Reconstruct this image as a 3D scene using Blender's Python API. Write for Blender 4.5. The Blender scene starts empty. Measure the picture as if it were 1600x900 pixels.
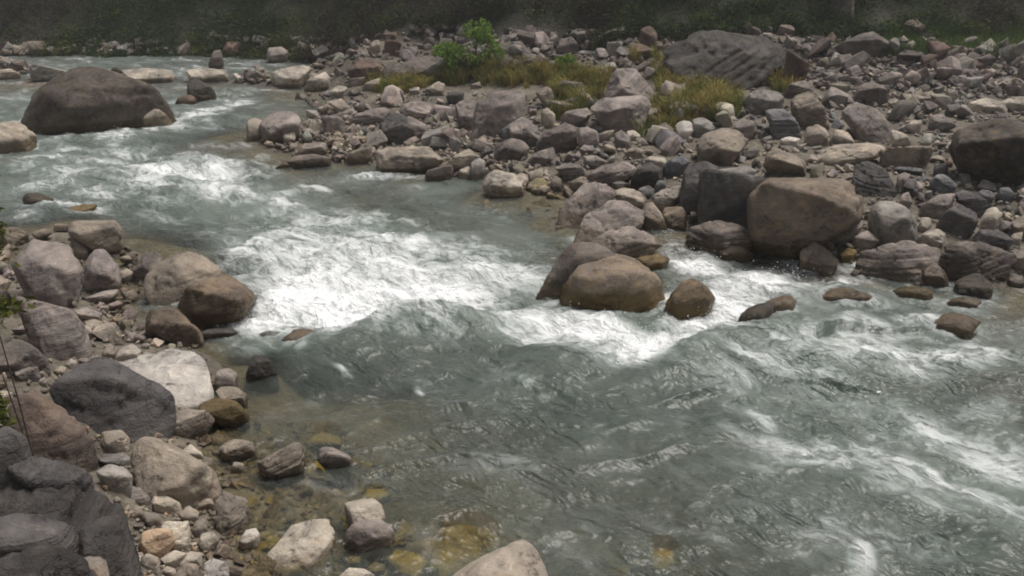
import bpy, bmesh, math, random
import numpy as np
from mathutils import Vector
from mathutils.bvhtree import BVHTree

# ------------------------------------------------------------------ camera, sky, sun, exposure
scene = bpy.context.scene
COL = scene.collection
F = 1385.0                                   # focal length in photo pixels (1600 wide)
CAM_H = 6.0
PITCH = math.radians(22.4)
cam_data = bpy.data.cameras.new('camera')
cam_data.sensor_width = 36.0
cam_data.lens = 36.0 * F / 1600.0
cam_data.clip_start = 0.1
cam_data.clip_end = 1000.0
cam = bpy.data.objects.new('camera', cam_data)
cam.location = (0, 0, CAM_H)
cam.rotation_euler = (math.pi / 2 - PITCH, 0, 0)
COL.objects.link(cam)
scene.camera = cam

SUN_DIR = Vector((0.30, 0.22, 1.0)).normalized()
sun_el = math.asin(SUN_DIR.z)
sun_az = math.atan2(SUN_DIR.x, SUN_DIR.y)
world = bpy.data.worlds.new('World')
scene.world = world
world.use_nodes = True
wn = world.node_tree
wn.nodes.clear()
sky = wn.nodes.new('ShaderNodeTexSky')
sky.sky_type = 'NISHITA'
sky.sun_disc = False
sky.sun_elevation = sun_el
sky.sun_rotation = sun_az
sky.air_density = 1.0
sky.dust_density = 6.0
hs = wn.nodes.new('ShaderNodeHueSaturation')
hs.inputs['Saturation'].default_value = 0.22      # thin high cloud: a nearly grey sky
bg = wn.nodes.new('ShaderNodeBackground')
bg.inputs['Strength'].default_value = 0.098
wo = wn.nodes.new('ShaderNodeOutputWorld')
wn.links.new(sky.outputs['Color'], hs.inputs['Color'])
wn.links.new(hs.outputs['Color'], bg.inputs['Color'])
wn.links.new(bg.outputs['Background'], wo.inputs['Surface'])

sun_data = bpy.data.lights.new('sun', 'SUN')
sun_data.energy = 3.1
sun_data.angle = math.radians(24)
sun_data.color = (1.0, 0.95, 0.88)
sun = bpy.data.objects.new('sun', sun_data)
sun.rotation_euler = SUN_DIR.to_track_quat('Z', 'Y').to_euler()
sun.location = (10, 20, 40)
COL.objects.link(sun)

scene.view_settings.view_transform = 'Standard'
scene.view_settings.look = 'None'
scene.view_settings.exposure = 0.0
scene.view_settings.gamma = 1.0
scene.view_settings.use_curve_mapping = False
scene.cycles.use_denoising = True
scene.cycles.filter_width = 1.9
scene.cycles.sample_clamp_direct = 4.0
scene.cycles.max_bounces = 6
scene.cycles.transparent_max_bounces = 6

# ------------------------------------------------------------------ helpers
rng = np.random.default_rng(7)
EYE = np.array([0.0, 0.0, CAM_H])
CU = np.array([0.0, math.sin(PITCH), math.cos(PITCH)])
CF = np.array([0.0, math.cos(PITCH), -math.sin(PITCH)])
CR = np.array([1.0, 0.0, 0.0])


def rays(px):
    px = np.atleast_2d(np.asarray(px, float))
    d = ((px[:, 0:1] - 800) / F) * CR + ((450 - px[:, 1:2]) / F) * CU + CF
    return d / np.linalg.norm(d, axis=1, keepdims=True)


def to_plane(px, z):
    d = rays(px)
    t = (z - CAM_H) / d[:, 2]
    return EYE + d * t[:, None]


def to_px(p):
    q = np.asarray(p, float) - EYE
    w = q @ CF
    return np.stack([800 + F * (q @ CR) / w, 450 - F * (q @ CU) / w], -1)


def _hash(i, j, k, seed):
    h = (i * 374761393 + j * 668265263 + k * 2147483647 + seed * 974711) & 0xFFFFFFFF
    h = ((h ^ (h >> 13)) * 1274126177) & 0xFFFFFFFF
    h = ((h ^ (h >> 15)) * 2246822519) & 0xFFFFFFFF
    return ((h ^ (h >> 16)) & 0xFFFF) / 65535.0


def vnoise(p, seed=0):
    p = np.asarray(p, float)
    f = np.floor(p)
    t = p - f
    i = f.astype(np.int64)
    t = t * t * t * (t * (t * 6 - 15) + 10)
    out = 0
    for dx in (0, 1):
        wx = t[:, 0] if dx else 1 - t[:, 0]
        for dy in (0, 1):
            wy = t[:, 1] if dy else 1 - t[:, 1]
            for dz in (0, 1):
                wz = t[:, 2] if dz else 1 - t[:, 2]
                out = out + wx * wy * wz * _hash(i[:, 0] + dx, i[:, 1] + dy, i[:, 2] + dz, seed)
    return out * 2 - 1


def fbm(p, octaves=4, seed=0, gain=0.5, lac=2.03):
    p = np.asarray(p, float)
    a, s, out = 1.0, 0.0, 0.0
    for o in range(octaves):
        out = out + a * vnoise(p + 17.3 * o, seed + o)
        s += a
        a *= gain
        p = p * lac
    return out / s


def p3(x, y, z=0.0):
    return np.stack([x, y, np.zeros_like(x) + z], -1)


def sstep(a, b, x):
    t = np.clip((x - a) / (b - a), 0, 1)
    return t * t * (3 - 2 * t)


def make_mesh(name, verts, faces, mat, smooth=True, attrs=None):
    """faces: an (n,3) or (n,4) int array"""
    verts = np.asarray(verts, np.float32)
    faces = np.asarray(faces, np.int32)
    me = bpy.data.meshes.new(name)
    me.vertices.add(len(verts))
    me.vertices.foreach_set('co', verts.ravel())
    n, k = faces.shape
    me.loops.add(n * k)
    me.loops.foreach_set('vertex_index', faces.ravel())
    me.polygons.add(n)
    me.polygons.foreach_set('loop_start', np.arange(0, n * k, k, dtype=np.int32))
    me.polygons.foreach_set('loop_total', np.full(n, k, np.int32))
    me.polygons.foreach_set('use_smooth', np.full(n, smooth))
    for an, arr in (attrs or {}).items():
        arr = np.asarray(arr, np.float32)
        if arr.ndim == 1:
            a = me.attributes.new(an, 'FLOAT', 'POINT')
            a.data.foreach_set('value', arr)
        else:
            if arr.shape[1] == 3:
                arr = np.concatenate([arr, np.ones((len(arr), 1), np.float32)], 1)
            a = me.attributes.new(an, 'FLOAT_COLOR', 'POINT')
            a.data.foreach_set('color', arr.astype(np.float32).ravel())
    me.update(calc_edges=True)
    me.validate()
    me.materials.append(mat)
    return me


def link(name, me, loc=(0, 0, 0), parent=None):
    o = bpy.data.objects.new(name, me)
    o.location = loc
    COL.objects.link(o)
    if parent is not None:
        o.parent = parent
    return o


def tag(o, label=None, cat=None, group=None, kind=None):
    if label:
        o['label'] = label
    if cat:
        o['category'] = cat
    if group:
        o['group'] = group
    if kind:
        o['kind'] = kind
    return o


# ------------------------------------------------------------------ materials
class NT:
    def __init__(self, name):
        self.m = bpy.data.materials.new(name)
        self.m.use_nodes = True
        self.t = self.m.node_tree
        self.t.nodes.clear()

    def n(self, kind, **kw):
        nd = self.t.nodes.new(kind)
        for k, v in kw.items():
            setattr(nd, k, v)
        return nd

    def set(self, sock, v):
        if isinstance(v, bpy.types.NodeSocket):
            self.t.links.new(v, sock)
        else:
            sock.default_value = v

    def attr(self, name):
        return self.n('ShaderNodeAttribute', attribute_name=name)

    def math(self, op, a, b=0.0, c=None, clamp=False):
        nd = self.n('ShaderNodeMath', operation=op, use_clamp=clamp)
        self.set(nd.inputs[0], a)
        self.set(nd.inputs[1], b)
        if c is not None:
            self.set(nd.inputs[2], c)
        return nd.outputs[0]

    def vmath(self, op, a, b):
        nd = self.n('ShaderNodeVectorMath', operation=op)
        self.set(nd.inputs[0], a)
        self.set(nd.inputs[1], b)
        return nd.outputs[0]

    def mix(self, fac, a, b, blend='MIX'):
        nd = self.n('ShaderNodeMix', data_type='RGBA', blend_type=blend)
        self.set(nd.inputs['Factor'], fac)
        self.set(nd.inputs['A'], a)
        self.set(nd.inputs['B'], b)
        return nd.outputs['Result']

    def noise(self, vec, scale, detail=4, rough=0.55, dist=0.0):
        nd = self.n('ShaderNodeTexNoise')
        self.set(nd.inputs['Vector'], vec)
        nd.inputs['Scale'].default_value = scale
        nd.inputs['Detail'].default_value = detail
        nd.inputs['Roughness'].default_value = rough
        nd.inputs['Distortion'].default_value = dist
        return nd.outputs['Fac']

    def ramp(self, v, a, b, lo=0.0, hi=1.0):
        nd = self.n('ShaderNodeMapRange', interpolation_type='SMOOTHSTEP')
        self.set(nd.inputs['Value'], v)
        for k, x in zip(('From Min', 'From Max', 'To Min', 'To Max'), (a, b, lo, hi)):
            self.set(nd.inputs[k], x)
        return nd.outputs['Result']

    def bump(self, h, dist, strength=1.0, normal=None):
        nd = self.n('ShaderNodeBump')
        self.set(nd.inputs['Height'], h)
        nd.inputs['Distance'].default_value = dist
        self.set(nd.inputs['Strength'], strength)
        if normal is not None:
            self.set(nd.inputs['Normal'], normal)
        return nd.outputs['Normal']

    def out(self, sh):
        o = self.n('ShaderNodeOutputMaterial')
        self.t.links.new(sh, o.inputs['Surface'])
        return self.m


def rock_material():
    T = NT('rock')
    pos = T.n('ShaderNodeNewGeometry').outputs['Position']
    tint = T.attr('tint').outputs['Color']
    aux = T.n('ShaderNodeSeparateColor')
    T.t.links.new(T.attr('aux').outputs['Color'], aux.inputs['Color'])
    bed, sstr, stain = aux.outputs[0], aux.outputs[1], aux.outputs[2]
    big = T.noise(pos, 1.6, 3, 0.6, 0.6)
    mid = T.noise(pos, 6.5, 5, 0.65, 0.4)
    fine = T.noise(pos, 34.0, 5, 0.7)
    # bedding streaks
    lowp = T.vmath('MULTIPLY', pos, (0.9, 0.9, 0.9))
    cx = T.n('ShaderNodeCombineXYZ')
    T.set(cx.inputs[0], T.math('MULTIPLY', bed, 16.0))
    lv = T.vmath('ADD', lowp, cx.outputs[0])
    streak = T.noise(lv, 1.0, 4, 0.7, 0.3)
    c = T.mix(T.ramp(big, 0.32, 0.7), T.mix(1.0, tint, (0.76, 0.74, 0.74, 1), 'MULTIPLY'),
              T.mix(1.0, tint, (1.30, 1.26, 1.21, 1), 'MULTIPLY'))
    c = T.mix(T.ramp(mid, 0.3, 0.72, 0.3, 1.0), T.mix(1.0, c, (0.72, 0.72, 0.73, 1), 'MULTIPLY'), c)
    st = T.ramp(streak, 0.36, 0.64)
    c = T.mix(T.math('MULTIPLY', sstr, T.math('SUBTRACT', 1.0, st)), c, T.mix(1.0, c, (0.52, 0.50, 0.50, 1), 'MULTIPLY'))
    # warm iron patches and pale mineral flecks
    iron = T.ramp(T.noise(pos, 2.7, 4, 0.7, 1.0), 0.54, 0.72, 0.0, 0.28)
    c = T.mix(iron, c, T.mix(1.0, c, (1.30, 0.98, 0.66, 1), 'MULTIPLY'))
    fleck = T.ramp(fine, 0.62, 0.76, 0.0, 0.45)
    c = T.mix(fleck, c, T.mix(1.0, c, (1.7, 1.65, 1.6, 1), 'MULTIPLY'))
    dark = T.ramp(T.noise(pos, 19.0, 4, 0.75), 0.62, 0.74, 0.0, 0.35)
    c = T.mix(dark, c, T.mix(1.0, c, (0.4, 0.4, 0.4, 1), 'MULTIPLY'))
    vein = T.math('ABSOLUTE', T.math('SUBTRACT', T.noise(lv, 1.3, 5, 0.6, 1.5), 0.5))
    vein = T.math('MULTIPLY', T.ramp(vein, 0.014, 0.003), T.ramp(big, 0.48, 0.6, 0.0, 0.55))
    c = T.mix(vein, c, T.mix(1.0, c, (1.9, 1.85, 1.75, 1), 'MULTIPLY'))
    crack = T.math('ABSOLUTE', T.math('SUBTRACT', T.noise(pos, 2.6, 5, 0.62, 0.8), 0.5))
    crack = T.math('MULTIPLY', T.ramp(crack, 0.012, 0.003, 0.0, 0.7), T.ramp(big, 0.52, 0.44))
    c = T.mix(crack, c, T.mix(1.0, c, (0.42, 0.40, 0.38, 1), 'MULTIPLY'))
    # ochre algae on stained stones, wet band along the water
    sepz = T.n('ShaderNodeSeparateXYZ')
    T.t.links.new(pos, sepz.inputs[0])
    z = T.math('ADD', sepz.outputs[2], T.math('MULTIPLY', T.math('SUBTRACT', mid, 0.5), 0.22))
    alg = T.math('MULTIPLY', stain, T.math('MAXIMUM', T.ramp(z, 0.45, 0.10), T.ramp(mid, 0.5, 0.62, 0.0, 0.5)))
    c = T.mix(alg, c, (0.28, 0.19, 0.06, 1))
    zw = T.math('SUBTRACT', z, T.math('MULTIPLY', T.math('MINIMUM', stain, 0.3), 0.8))
    wet = T.ramp(zw, 0.11, 0.03)
    c = T.mix(wet, c, T.mix(1.0, c, (0.50, 0.47, 0.43, 1), 'MULTIPLY'))
    h = T.math('ADD', T.math('MULTIPLY', mid, 1.0), T.math('MULTIPLY', fine, 0.35))
    h = T.math('ADD', h, T.math('MULTIPLY', T.math('MULTIPLY', streak, sstr), 1.1))
    h = T.math('SUBTRACT', h, T.math('MULTIPLY', crack, 0.5))
    nb = T.bump(h, 0.06, 0.9)
    b = T.n('ShaderNodeBsdfPrincipled')
    T.set(b.inputs['Base Color'], c)
    T.set(b.inputs['Roughness'], T.ramp(wet, 0.0, 1.0, 0.85, 0.28))
    b.inputs['Specular IOR Level'].default_value = 0.35
    T.set(b.inputs['Normal'], nb)
    return T.out(b.outputs[0])


def ground_material():
    T = NT('gravel_ground')
    pos = T.n('ShaderNodeNewGeometry').outputs['Position']
    hill = T.attr('hill').outputs['Fac']
    v = T.n('ShaderNodeTexVoronoi')
    T.set(v.inputs['Vector'], pos)
    v.inputs['Scale'].default_value = 9.0
    n1 = T.noise(pos, 0.8, 4)
    n2 = T.noise(pos, 12.0, 5, 0.7)
    c = T.mix(T.ramp(n1, 0.35, 0.65), (0.13, 0.112, 0.088, 1), (0.23, 0.195, 0.150, 1))
    sv = T.n('ShaderNodeSeparateColor')
    T.t.links.new(v.outputs['Color'], sv.inputs['Color'])
    c = T.mix(T.math('MULTIPLY', sv.outputs[0], 0.7), c, T.mix(1.0, c, (0.45, 0.44, 0.43, 1), 'MULTIPLY'))
    c = T.mix(T.ramp(n2, 0.4, 0.7, 0.0, 0.6), c, T.mix(1.0, c, (0.5, 0.5, 0.5, 1), 'MULTIPLY'))
    soil = T.mix(T.ramp(n2, 0.4, 0.62), (0.030, 0.028, 0.020, 1), (0.055, 0.055, 0.032, 1))
    c = T.mix(hill, c, soil)
    h = T.math('ADD', T.math('MULTIPLY', v.outputs['Distance'], -0.6), n2)
    b = T.n('ShaderNodeBsdfPrincipled')
    T.set(b.inputs['Base Color'], c)
    b.inputs['Roughness'].default_value = 0.9
    T.set(b.inputs['Normal'], T.bump(h, 0.06, 1.0))
    return T.out(b.outputs[0])


def water_material():
    T = NT('river_water')
    pos = T.n('ShaderNodeNewGeometry').outputs['Position']
    foam_d = T.attr('foam').outputs['Fac']
    opac = T.attr('opacity').outputs['Fac']
    flow = T.n('ShaderNodeMapping', vector_type='TEXTURE')
    T.t.links.new(pos, flow.inputs['Vector'])
    flow.inputs['Rotation'].default_value = (0, 0, math.radians(-40))
    flow.inputs['Scale'].default_value = (1.45, 0.85, 1.0)
    fv = flow.outputs[0]
    # foam: puffs and lace torn along the current
    warp = T.n('ShaderNodeTexNoise')
    T.set(warp.inputs['Vector'], fv)
    warp.inputs['Scale'].default_value = 0.9
    warp.inputs['Detail'].default_value = 4
    wv = T.vmath('ADD', fv, T.vmath('MULTIPLY', T.vmath('SUBTRACT', warp.outputs['Color'], (0.5, 0.5, 0.5)), (1.3, 1.3, 1.3)))
    na = T.noise(wv, 1.05, 5, 0.60, 0.3)
    nb_ = T.noise(wv, 4.6, 6, 0.62, 0.5)
    ridged = T.math('SUBTRACT', 1.0, T.math('MULTIPLY', T.math('ABSOLUTE', T.math('SUBTRACT', nb_, 0.5)), 6.0))
    tex = T.math('ADD', T.math('MULTIPLY', T.math('SUBTRACT', na, 0.5), 2.6), T.math('MULTIPLY', T.math('SUBTRACT', ridged, 0.35), 0.20))
    tex = T.math('ADD', tex, T.math('MULTIPLY', T.math('SUBTRACT', nb_, 0.5), 1.25))
    fm = T.math('ADD', foam_d, T.math('MULTIPLY', tex, 0.78))
    foam = T.ramp(fm, 0.36, 1.36)  # wide ramp also paints soft shading into the foam colour
    # turbid body
    tone = T.noise(fv, 0.55, 4, 0.6)
    body = T.mix(T.ramp(tone, 0.35, 0.65), (0.080, 0.100, 0.086, 1), (0.132, 0.156, 0.138, 1))
    milky = T.ramp(fm, 0.10, 0.85, 0.0, 0.7)
    body = T.mix(milky, body, (0.26, 0.30, 0.285, 1))
    col = T.mix(foam, body, (0.87, 0.88, 0.89, 1))
    n1 = T.noise(fv, 1.9, 2, 0.5, 1.1)
    r1 = T.math('MULTIPLY', T.math('ABSOLUTE', T.math('SUBTRACT', n1, 0.5)), -1.6)
    n2 = T.noise(fv, 5.5, 2, 0.5, 0.8)
    r2 = T.math('ADD', T.math('MULTIPLY', T.math('ABSOLUTE', T.math('SUBTRACT', n2, 0.5)), -2.4), T.noise(fv, 14.0, 2, 0.5))
    slick = T.ramp(T.noise(fv, 0.42, 3, 0.6, 0.8), 0.36, 0.62, 0.25, 1.0)
    calm = T.math('MULTIPLY', T.ramp(foam, 0.0, 0.5, 1.0, 0.25), slick)
    h = T.math('ADD', r1, T.math('MULTIPLY', r2, 0.17))
    h = T.math('MULTIPLY', h, calm)
    puff = T.math('ABSOLUTE', T.math('SUBTRACT', T.noise(wv, 2.2, 4, 0.6), 0.5))
    h = T.math('ADD', h, T.math('MULTIPLY', T.math('MULTIPLY', T.math('ADD', puff, T.math('MULTIPLY', nb_, 0.35)), foam), 1.7))
    nrm = T.bump(h, 0.15, 0.9)
    dif = T.n('ShaderNodeBsdfDiffuse')
    T.set(dif.inputs['Color'], col)
    T.set(dif.inputs['Normal'], nrm)
    tr = T.n('ShaderNodeBsdfTransparent')
    tr.inputs['Color'].default_value = (0.90, 0.88, 0.72, 1)
    m1 = T.n('ShaderNodeMixShader')
    T.set(m1.inputs[0], T.math('MAXIMUM', opac, foam))
    T.t.links.new(tr.outputs[0], m1.inputs[1])
    T.t.links.new(dif.outputs[0], m1.inputs[2])
    gl = T.n('ShaderNodeBsdfGlossy')
    T.set(gl.inputs['Roughness'], T.ramp(foam, 0.0, 0.6, 0.30, 0.65))
    T.set(gl.inputs['Normal'], nrm)
    fr = T.n('ShaderNodeFresnel')
    fr.inputs['IOR'].default_value = 1.33
    T.set(fr.inputs['Normal'], nrm)
    m2 = T.n('ShaderNodeMixShader')
    T.set(m2.inputs[0], T.math('MULTIPLY', fr.outputs[0], T.ramp(foam, 0.0, 0.7, 1.0, 0.1)))
    T.t.links.new(m1.outputs[0], m2.inputs[1])
    T.t.links.new(gl.outputs[0], m2.inputs[2])
    return T.out(m2.outputs[0])


def leaf_material(name):
    T = NT(name)
    tint = T.attr('tint').outputs['Color']
    d = T.n('ShaderNodeBsdfDiffuse')
    T.set(d.inputs['Color'], tint)
    tl = T.n('ShaderNodeBsdfTranslucent')
    T.set(tl.inputs['Color'], tint)
    m = T.n('ShaderNodeMixShader')
    m.inputs[0].default_value = 0.3
    T.t.links.new(d.outputs[0], m.inputs[1])
    T.t.links.new(tl.outputs[0], m.inputs[2])
    return T.out(m.outputs[0])


def bark_material():
    T = NT('bark')
    pos = T.n('ShaderNodeNewGeometry').outputs['Position']
    n = T.noise(pos, 14.0, 4)
    b = T.n('ShaderNodeBsdfPrincipled')
    T.set(b.inputs['Base Color'], T.mix(n, (0.03, 0.022, 0.015, 1), (0.10, 0.08, 0.06, 1)))
    b.inputs['Roughness'].default_value = 0.9
    return T.out(b.outputs[0])


M_ROCK = rock_material()
M_GROUND = ground_material()
M_WATER = water_material()
M_LEAF = leaf_material('leaf')
M_GRASS = leaf_material('grass_blade')
M_BARK = bark_material()

# ------------------------------------------------------------------ terrain: heights at known spots, blended
SPOTS = '''
600,600,-1.1 800,700,-1.1 1000,800,-1 1300,700,-1.1 1500,850,-1 500,420,-.8 300,320,-.8 150,250,-1 100,200,-1 700,330,-.6
350,210,-.8 0,150,-.8 400,145,-.6 1200,470,-.5 1400,540,-.8 1600,620,-.8 1150,425,-.35 600,520,-1 900,520,-.8 1000,620,-1.1
1200,600,-1 300,380,-.7 0,230,-1 220,150,-.8 80,290,-.6 750,370,-.5 560,300,-.5 820,420,-.6
750,900,-.50 600,860,-.30 500,780,-.18 450,700,-.28 410,650,-.35 560,700,-.45 650,780,-.45 860,880,-.6 400,800,-.10 1050,870,-.55 1500,480,-.35
470,850,-.2 540,740,-.3 440,760,-.12 380,720,-.08
330,138,-.6 430,142,-.5 250,141,-.7 462,147,-.3 120,134,-.6 380,158,-.5 350,185,-.6 300,156,-.7 30,134,-.7 390,195,-.35 0,345,-.5 100,325,-.5 150,335,-.4 230,370,-.4 450,560,-.7 430,600,-.7 500,620,-.8 520,680,-.5 600,740,-.6 0,385,0 60,378,0 110,352,0 185,385,0 200,415,0 -100,370,0 190,465,0 250,480,-.1 290,505,0 345,522,0 395,570,0 380,635,0 340,700,0 350,750,0 390,780,.02 395,840,0 345,905,.05
470,148,0 375,172,0 400,220,0 440,250,0 560,264,0 650,270,0 760,302,0 870,310,0 880,352,0 940,400,0 1040,362,0 1090,395,0 1180,402,0 1260,428,0 1340,438,0 1480,448,0 1600,452,0
0,124,0 100,126,0 250,127,0 400,131,0 
280,560,.22 230,700,.25 250,780,.2 290,860,.14 330,790,.05 150,560,.4 80,480,.5 100,650,.6 150,760,.7 0,560,.9 0,470,.6 0,430,.35 50,820,1.7 100,890,1.9 -200,700,2.2 -200,500,1.4 -200,350,.4 190,560,.35 240,520,.15 200,640,.35 230,840,.3
500,195,.22 600,230,.18 700,200,.40 800,200,.55 750,250,.22 850,262,.28 950,285,.28 1000,230,.55 900,150,.85 700,140,.55 600,140,.35 1100,280,.5 1200,300,.6 1300,250,.85 1300,350,.4 1450,350,.5 1550,400,.35 1450,280,.85 1400,200,.95 1550,220,1.1 1250,180,1.0 1100,150,1.05 1600,300,.85 1450,165,.9 1590,165,.9
100,112,.3 300,115,.35 450,105,.7 600,92,.95 750,85,1.2 900,85,1.35 1100,110,1.25 1250,110,1.25 1400,110,1.3 1550,120,1.25
0,85,.8 200,85,.95 400,78,1.2 600,66,1.5 800,55,1.9 1000,58,2.0 1200,55,2.2 1400,70,2.0 1600,75,2.0 -300,85,.8 1900,80,2
'''
WSPOTS = [(-60, 30, -1), (-40, 27, -1), (60, 10, -1), (40, 10, -1), (25, 10, -1), (-60, 22, .5), (-45, 20, .6), (-30, 18, .6), (-60, 42, 1),
          (-40, 41, 1), (60, 20, 1), (40, 17, .8), (28, 16, .6), (60, 4, 1), (40, 3, 1.5), (20, 3.5, .6), (0, -2, 4.4), (-5, 0, 4.2), (5, -2, 4.3), (-10, 5, 3.4),
          (-6, 4, 3.0), (0, 3, 2.6), (0, 5, .6), (4, 4.5, .6), (10, 3.5, .8), (10, 0, 3), (-25, 8, 4), (0, -15, 6), (20, -8, 4), (-20, -10, 6), (60, -10, 4), (-60, 5, 4)]
_sp = []
for s in SPOTS.split():
    a = [float(v) for v in s.split(',')]
    q = to_plane([a[:2]], a[2])[0]
    _sp.append((q[0], q[1], a[2]))
_sp = np.array(_sp + WSPOTS)
GX = np.concatenate([np.arange(-90, -45, 1.5), np.arange(-45, 45, 0.2), np.arange(45, 91, 1.5)])
GY = np.concatenate([np.arange(-20, 4, 1.0), np.arange(4, 48, 0.2), np.arange(48, 130, 1.5)])


def toe(x):
    return 44.0 - 10.0 * sstep(-16, 6, x) + 2.5 * sstep(10, 26, x)


def terrain_raw(x, y):
    num = np.zeros_like(x)
    den = np.zeros_like(x)
    for sx, sy, sz in _sp:
        # distances count less far away, where the spots lie farther apart
        sc = 1.0 / (0.25 + 0.05 * max(sy, 4.0))
        d2 = ((x - sx) ** 2 + (y - sy) ** 2) * sc * sc
        w = 1.0 / (d2 + 0.12) ** 2.1
        num += w * sz
        den += w
    z = num / den
    rise = np.clip(y - toe(x), 0, 60)
    z = z + 0.62 * rise + np.clip(rise, 0, 3) * 0.1 * fbm(p3(x * 0.4, y * 0.4), 3, 5)
    z = z + 0.05 * fbm(p3(x * 1.1, y * 1.1), 4, 3)
    return z


_gx, _gy = np.meshgrid(GX, GY)
_gz = terrain_raw(_gx.ravel(), _gy.ravel()).reshape(_gx.shape)


def terrain(x, y):
    x = np.asarray(x, float)
    y = np.asarray(y, float)
    i = np.clip(np.searchsorted(GX, x) - 1, 0, len(GX) - 2)
    j = np.clip(np.searchsorted(GY, y) - 1, 0, len(GY) - 2)
    a = np.clip((x - GX[i]) / (GX[i + 1] - GX[i]), 0, 1)
    b = np.clip((y - GY[j]) / (GY[j + 1] - GY[j]), 0, 1)
    return (_gz[j, i] * (1 - a) * (1 - b) + _gz[j, i + 1] * a * (1 - b) + _gz[j + 1, i] * (1 - a) * b + _gz[j + 1, i + 1] * a * b)


def hit(px, over_water=True):
    """first point where the line of sight through a photo pixel meets the ground (or the water)"""
    d = rays(px)
    t = np.exp(np.linspace(math.log(3.0), math.log(130.0), 900))
    P = EYE + d[:, None, :] * t[None, :, None]
    g = terrain(P[..., 0], P[..., 1])
    if over_water:
        g = np.maximum(g, 0.0)
    below = P[..., 2] <= g
    k = np.argmax(below, 1)
    k = np.where(below.any(1), k, len(t) - 1)
    ar = np.arange(len(d))
    k0 = np.maximum(k - 1, 0)
    e0 = P[ar, k0, 2] - g[ar, k0]
    e1 = P[ar, k, 2] - g[ar, k]
    f = np.clip(e0 / np.where(np.abs(e0 - e1) < 1e-9, 1, e0 - e1), 0, 1)
    tt = t[k0] + (t[k] - t[k0]) * f
    return EYE + d * tt[:, None]


def grid_faces(nx, ny):
    i = np.arange(nx - 1)[None, :] + np.arange(ny - 1)[:, None] * nx
    return np.stack([i, i + 1, i + 1 + nx, i + nx], -1).reshape(-1, 4)


_hill = sstep(-0.5, 1.2, (_gy - toe(_gx))).ravel()
me = make_mesh('ground', np.stack([_gx, _gy, _gz], -1).reshape(-1, 3), grid_faces(len(GX), len(GY)), M_GROUND, True, {'hill': _hill})
tag(link('ground', me), 'gravel river bed and banks rising to a dark hillside', kind='structure')

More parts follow.
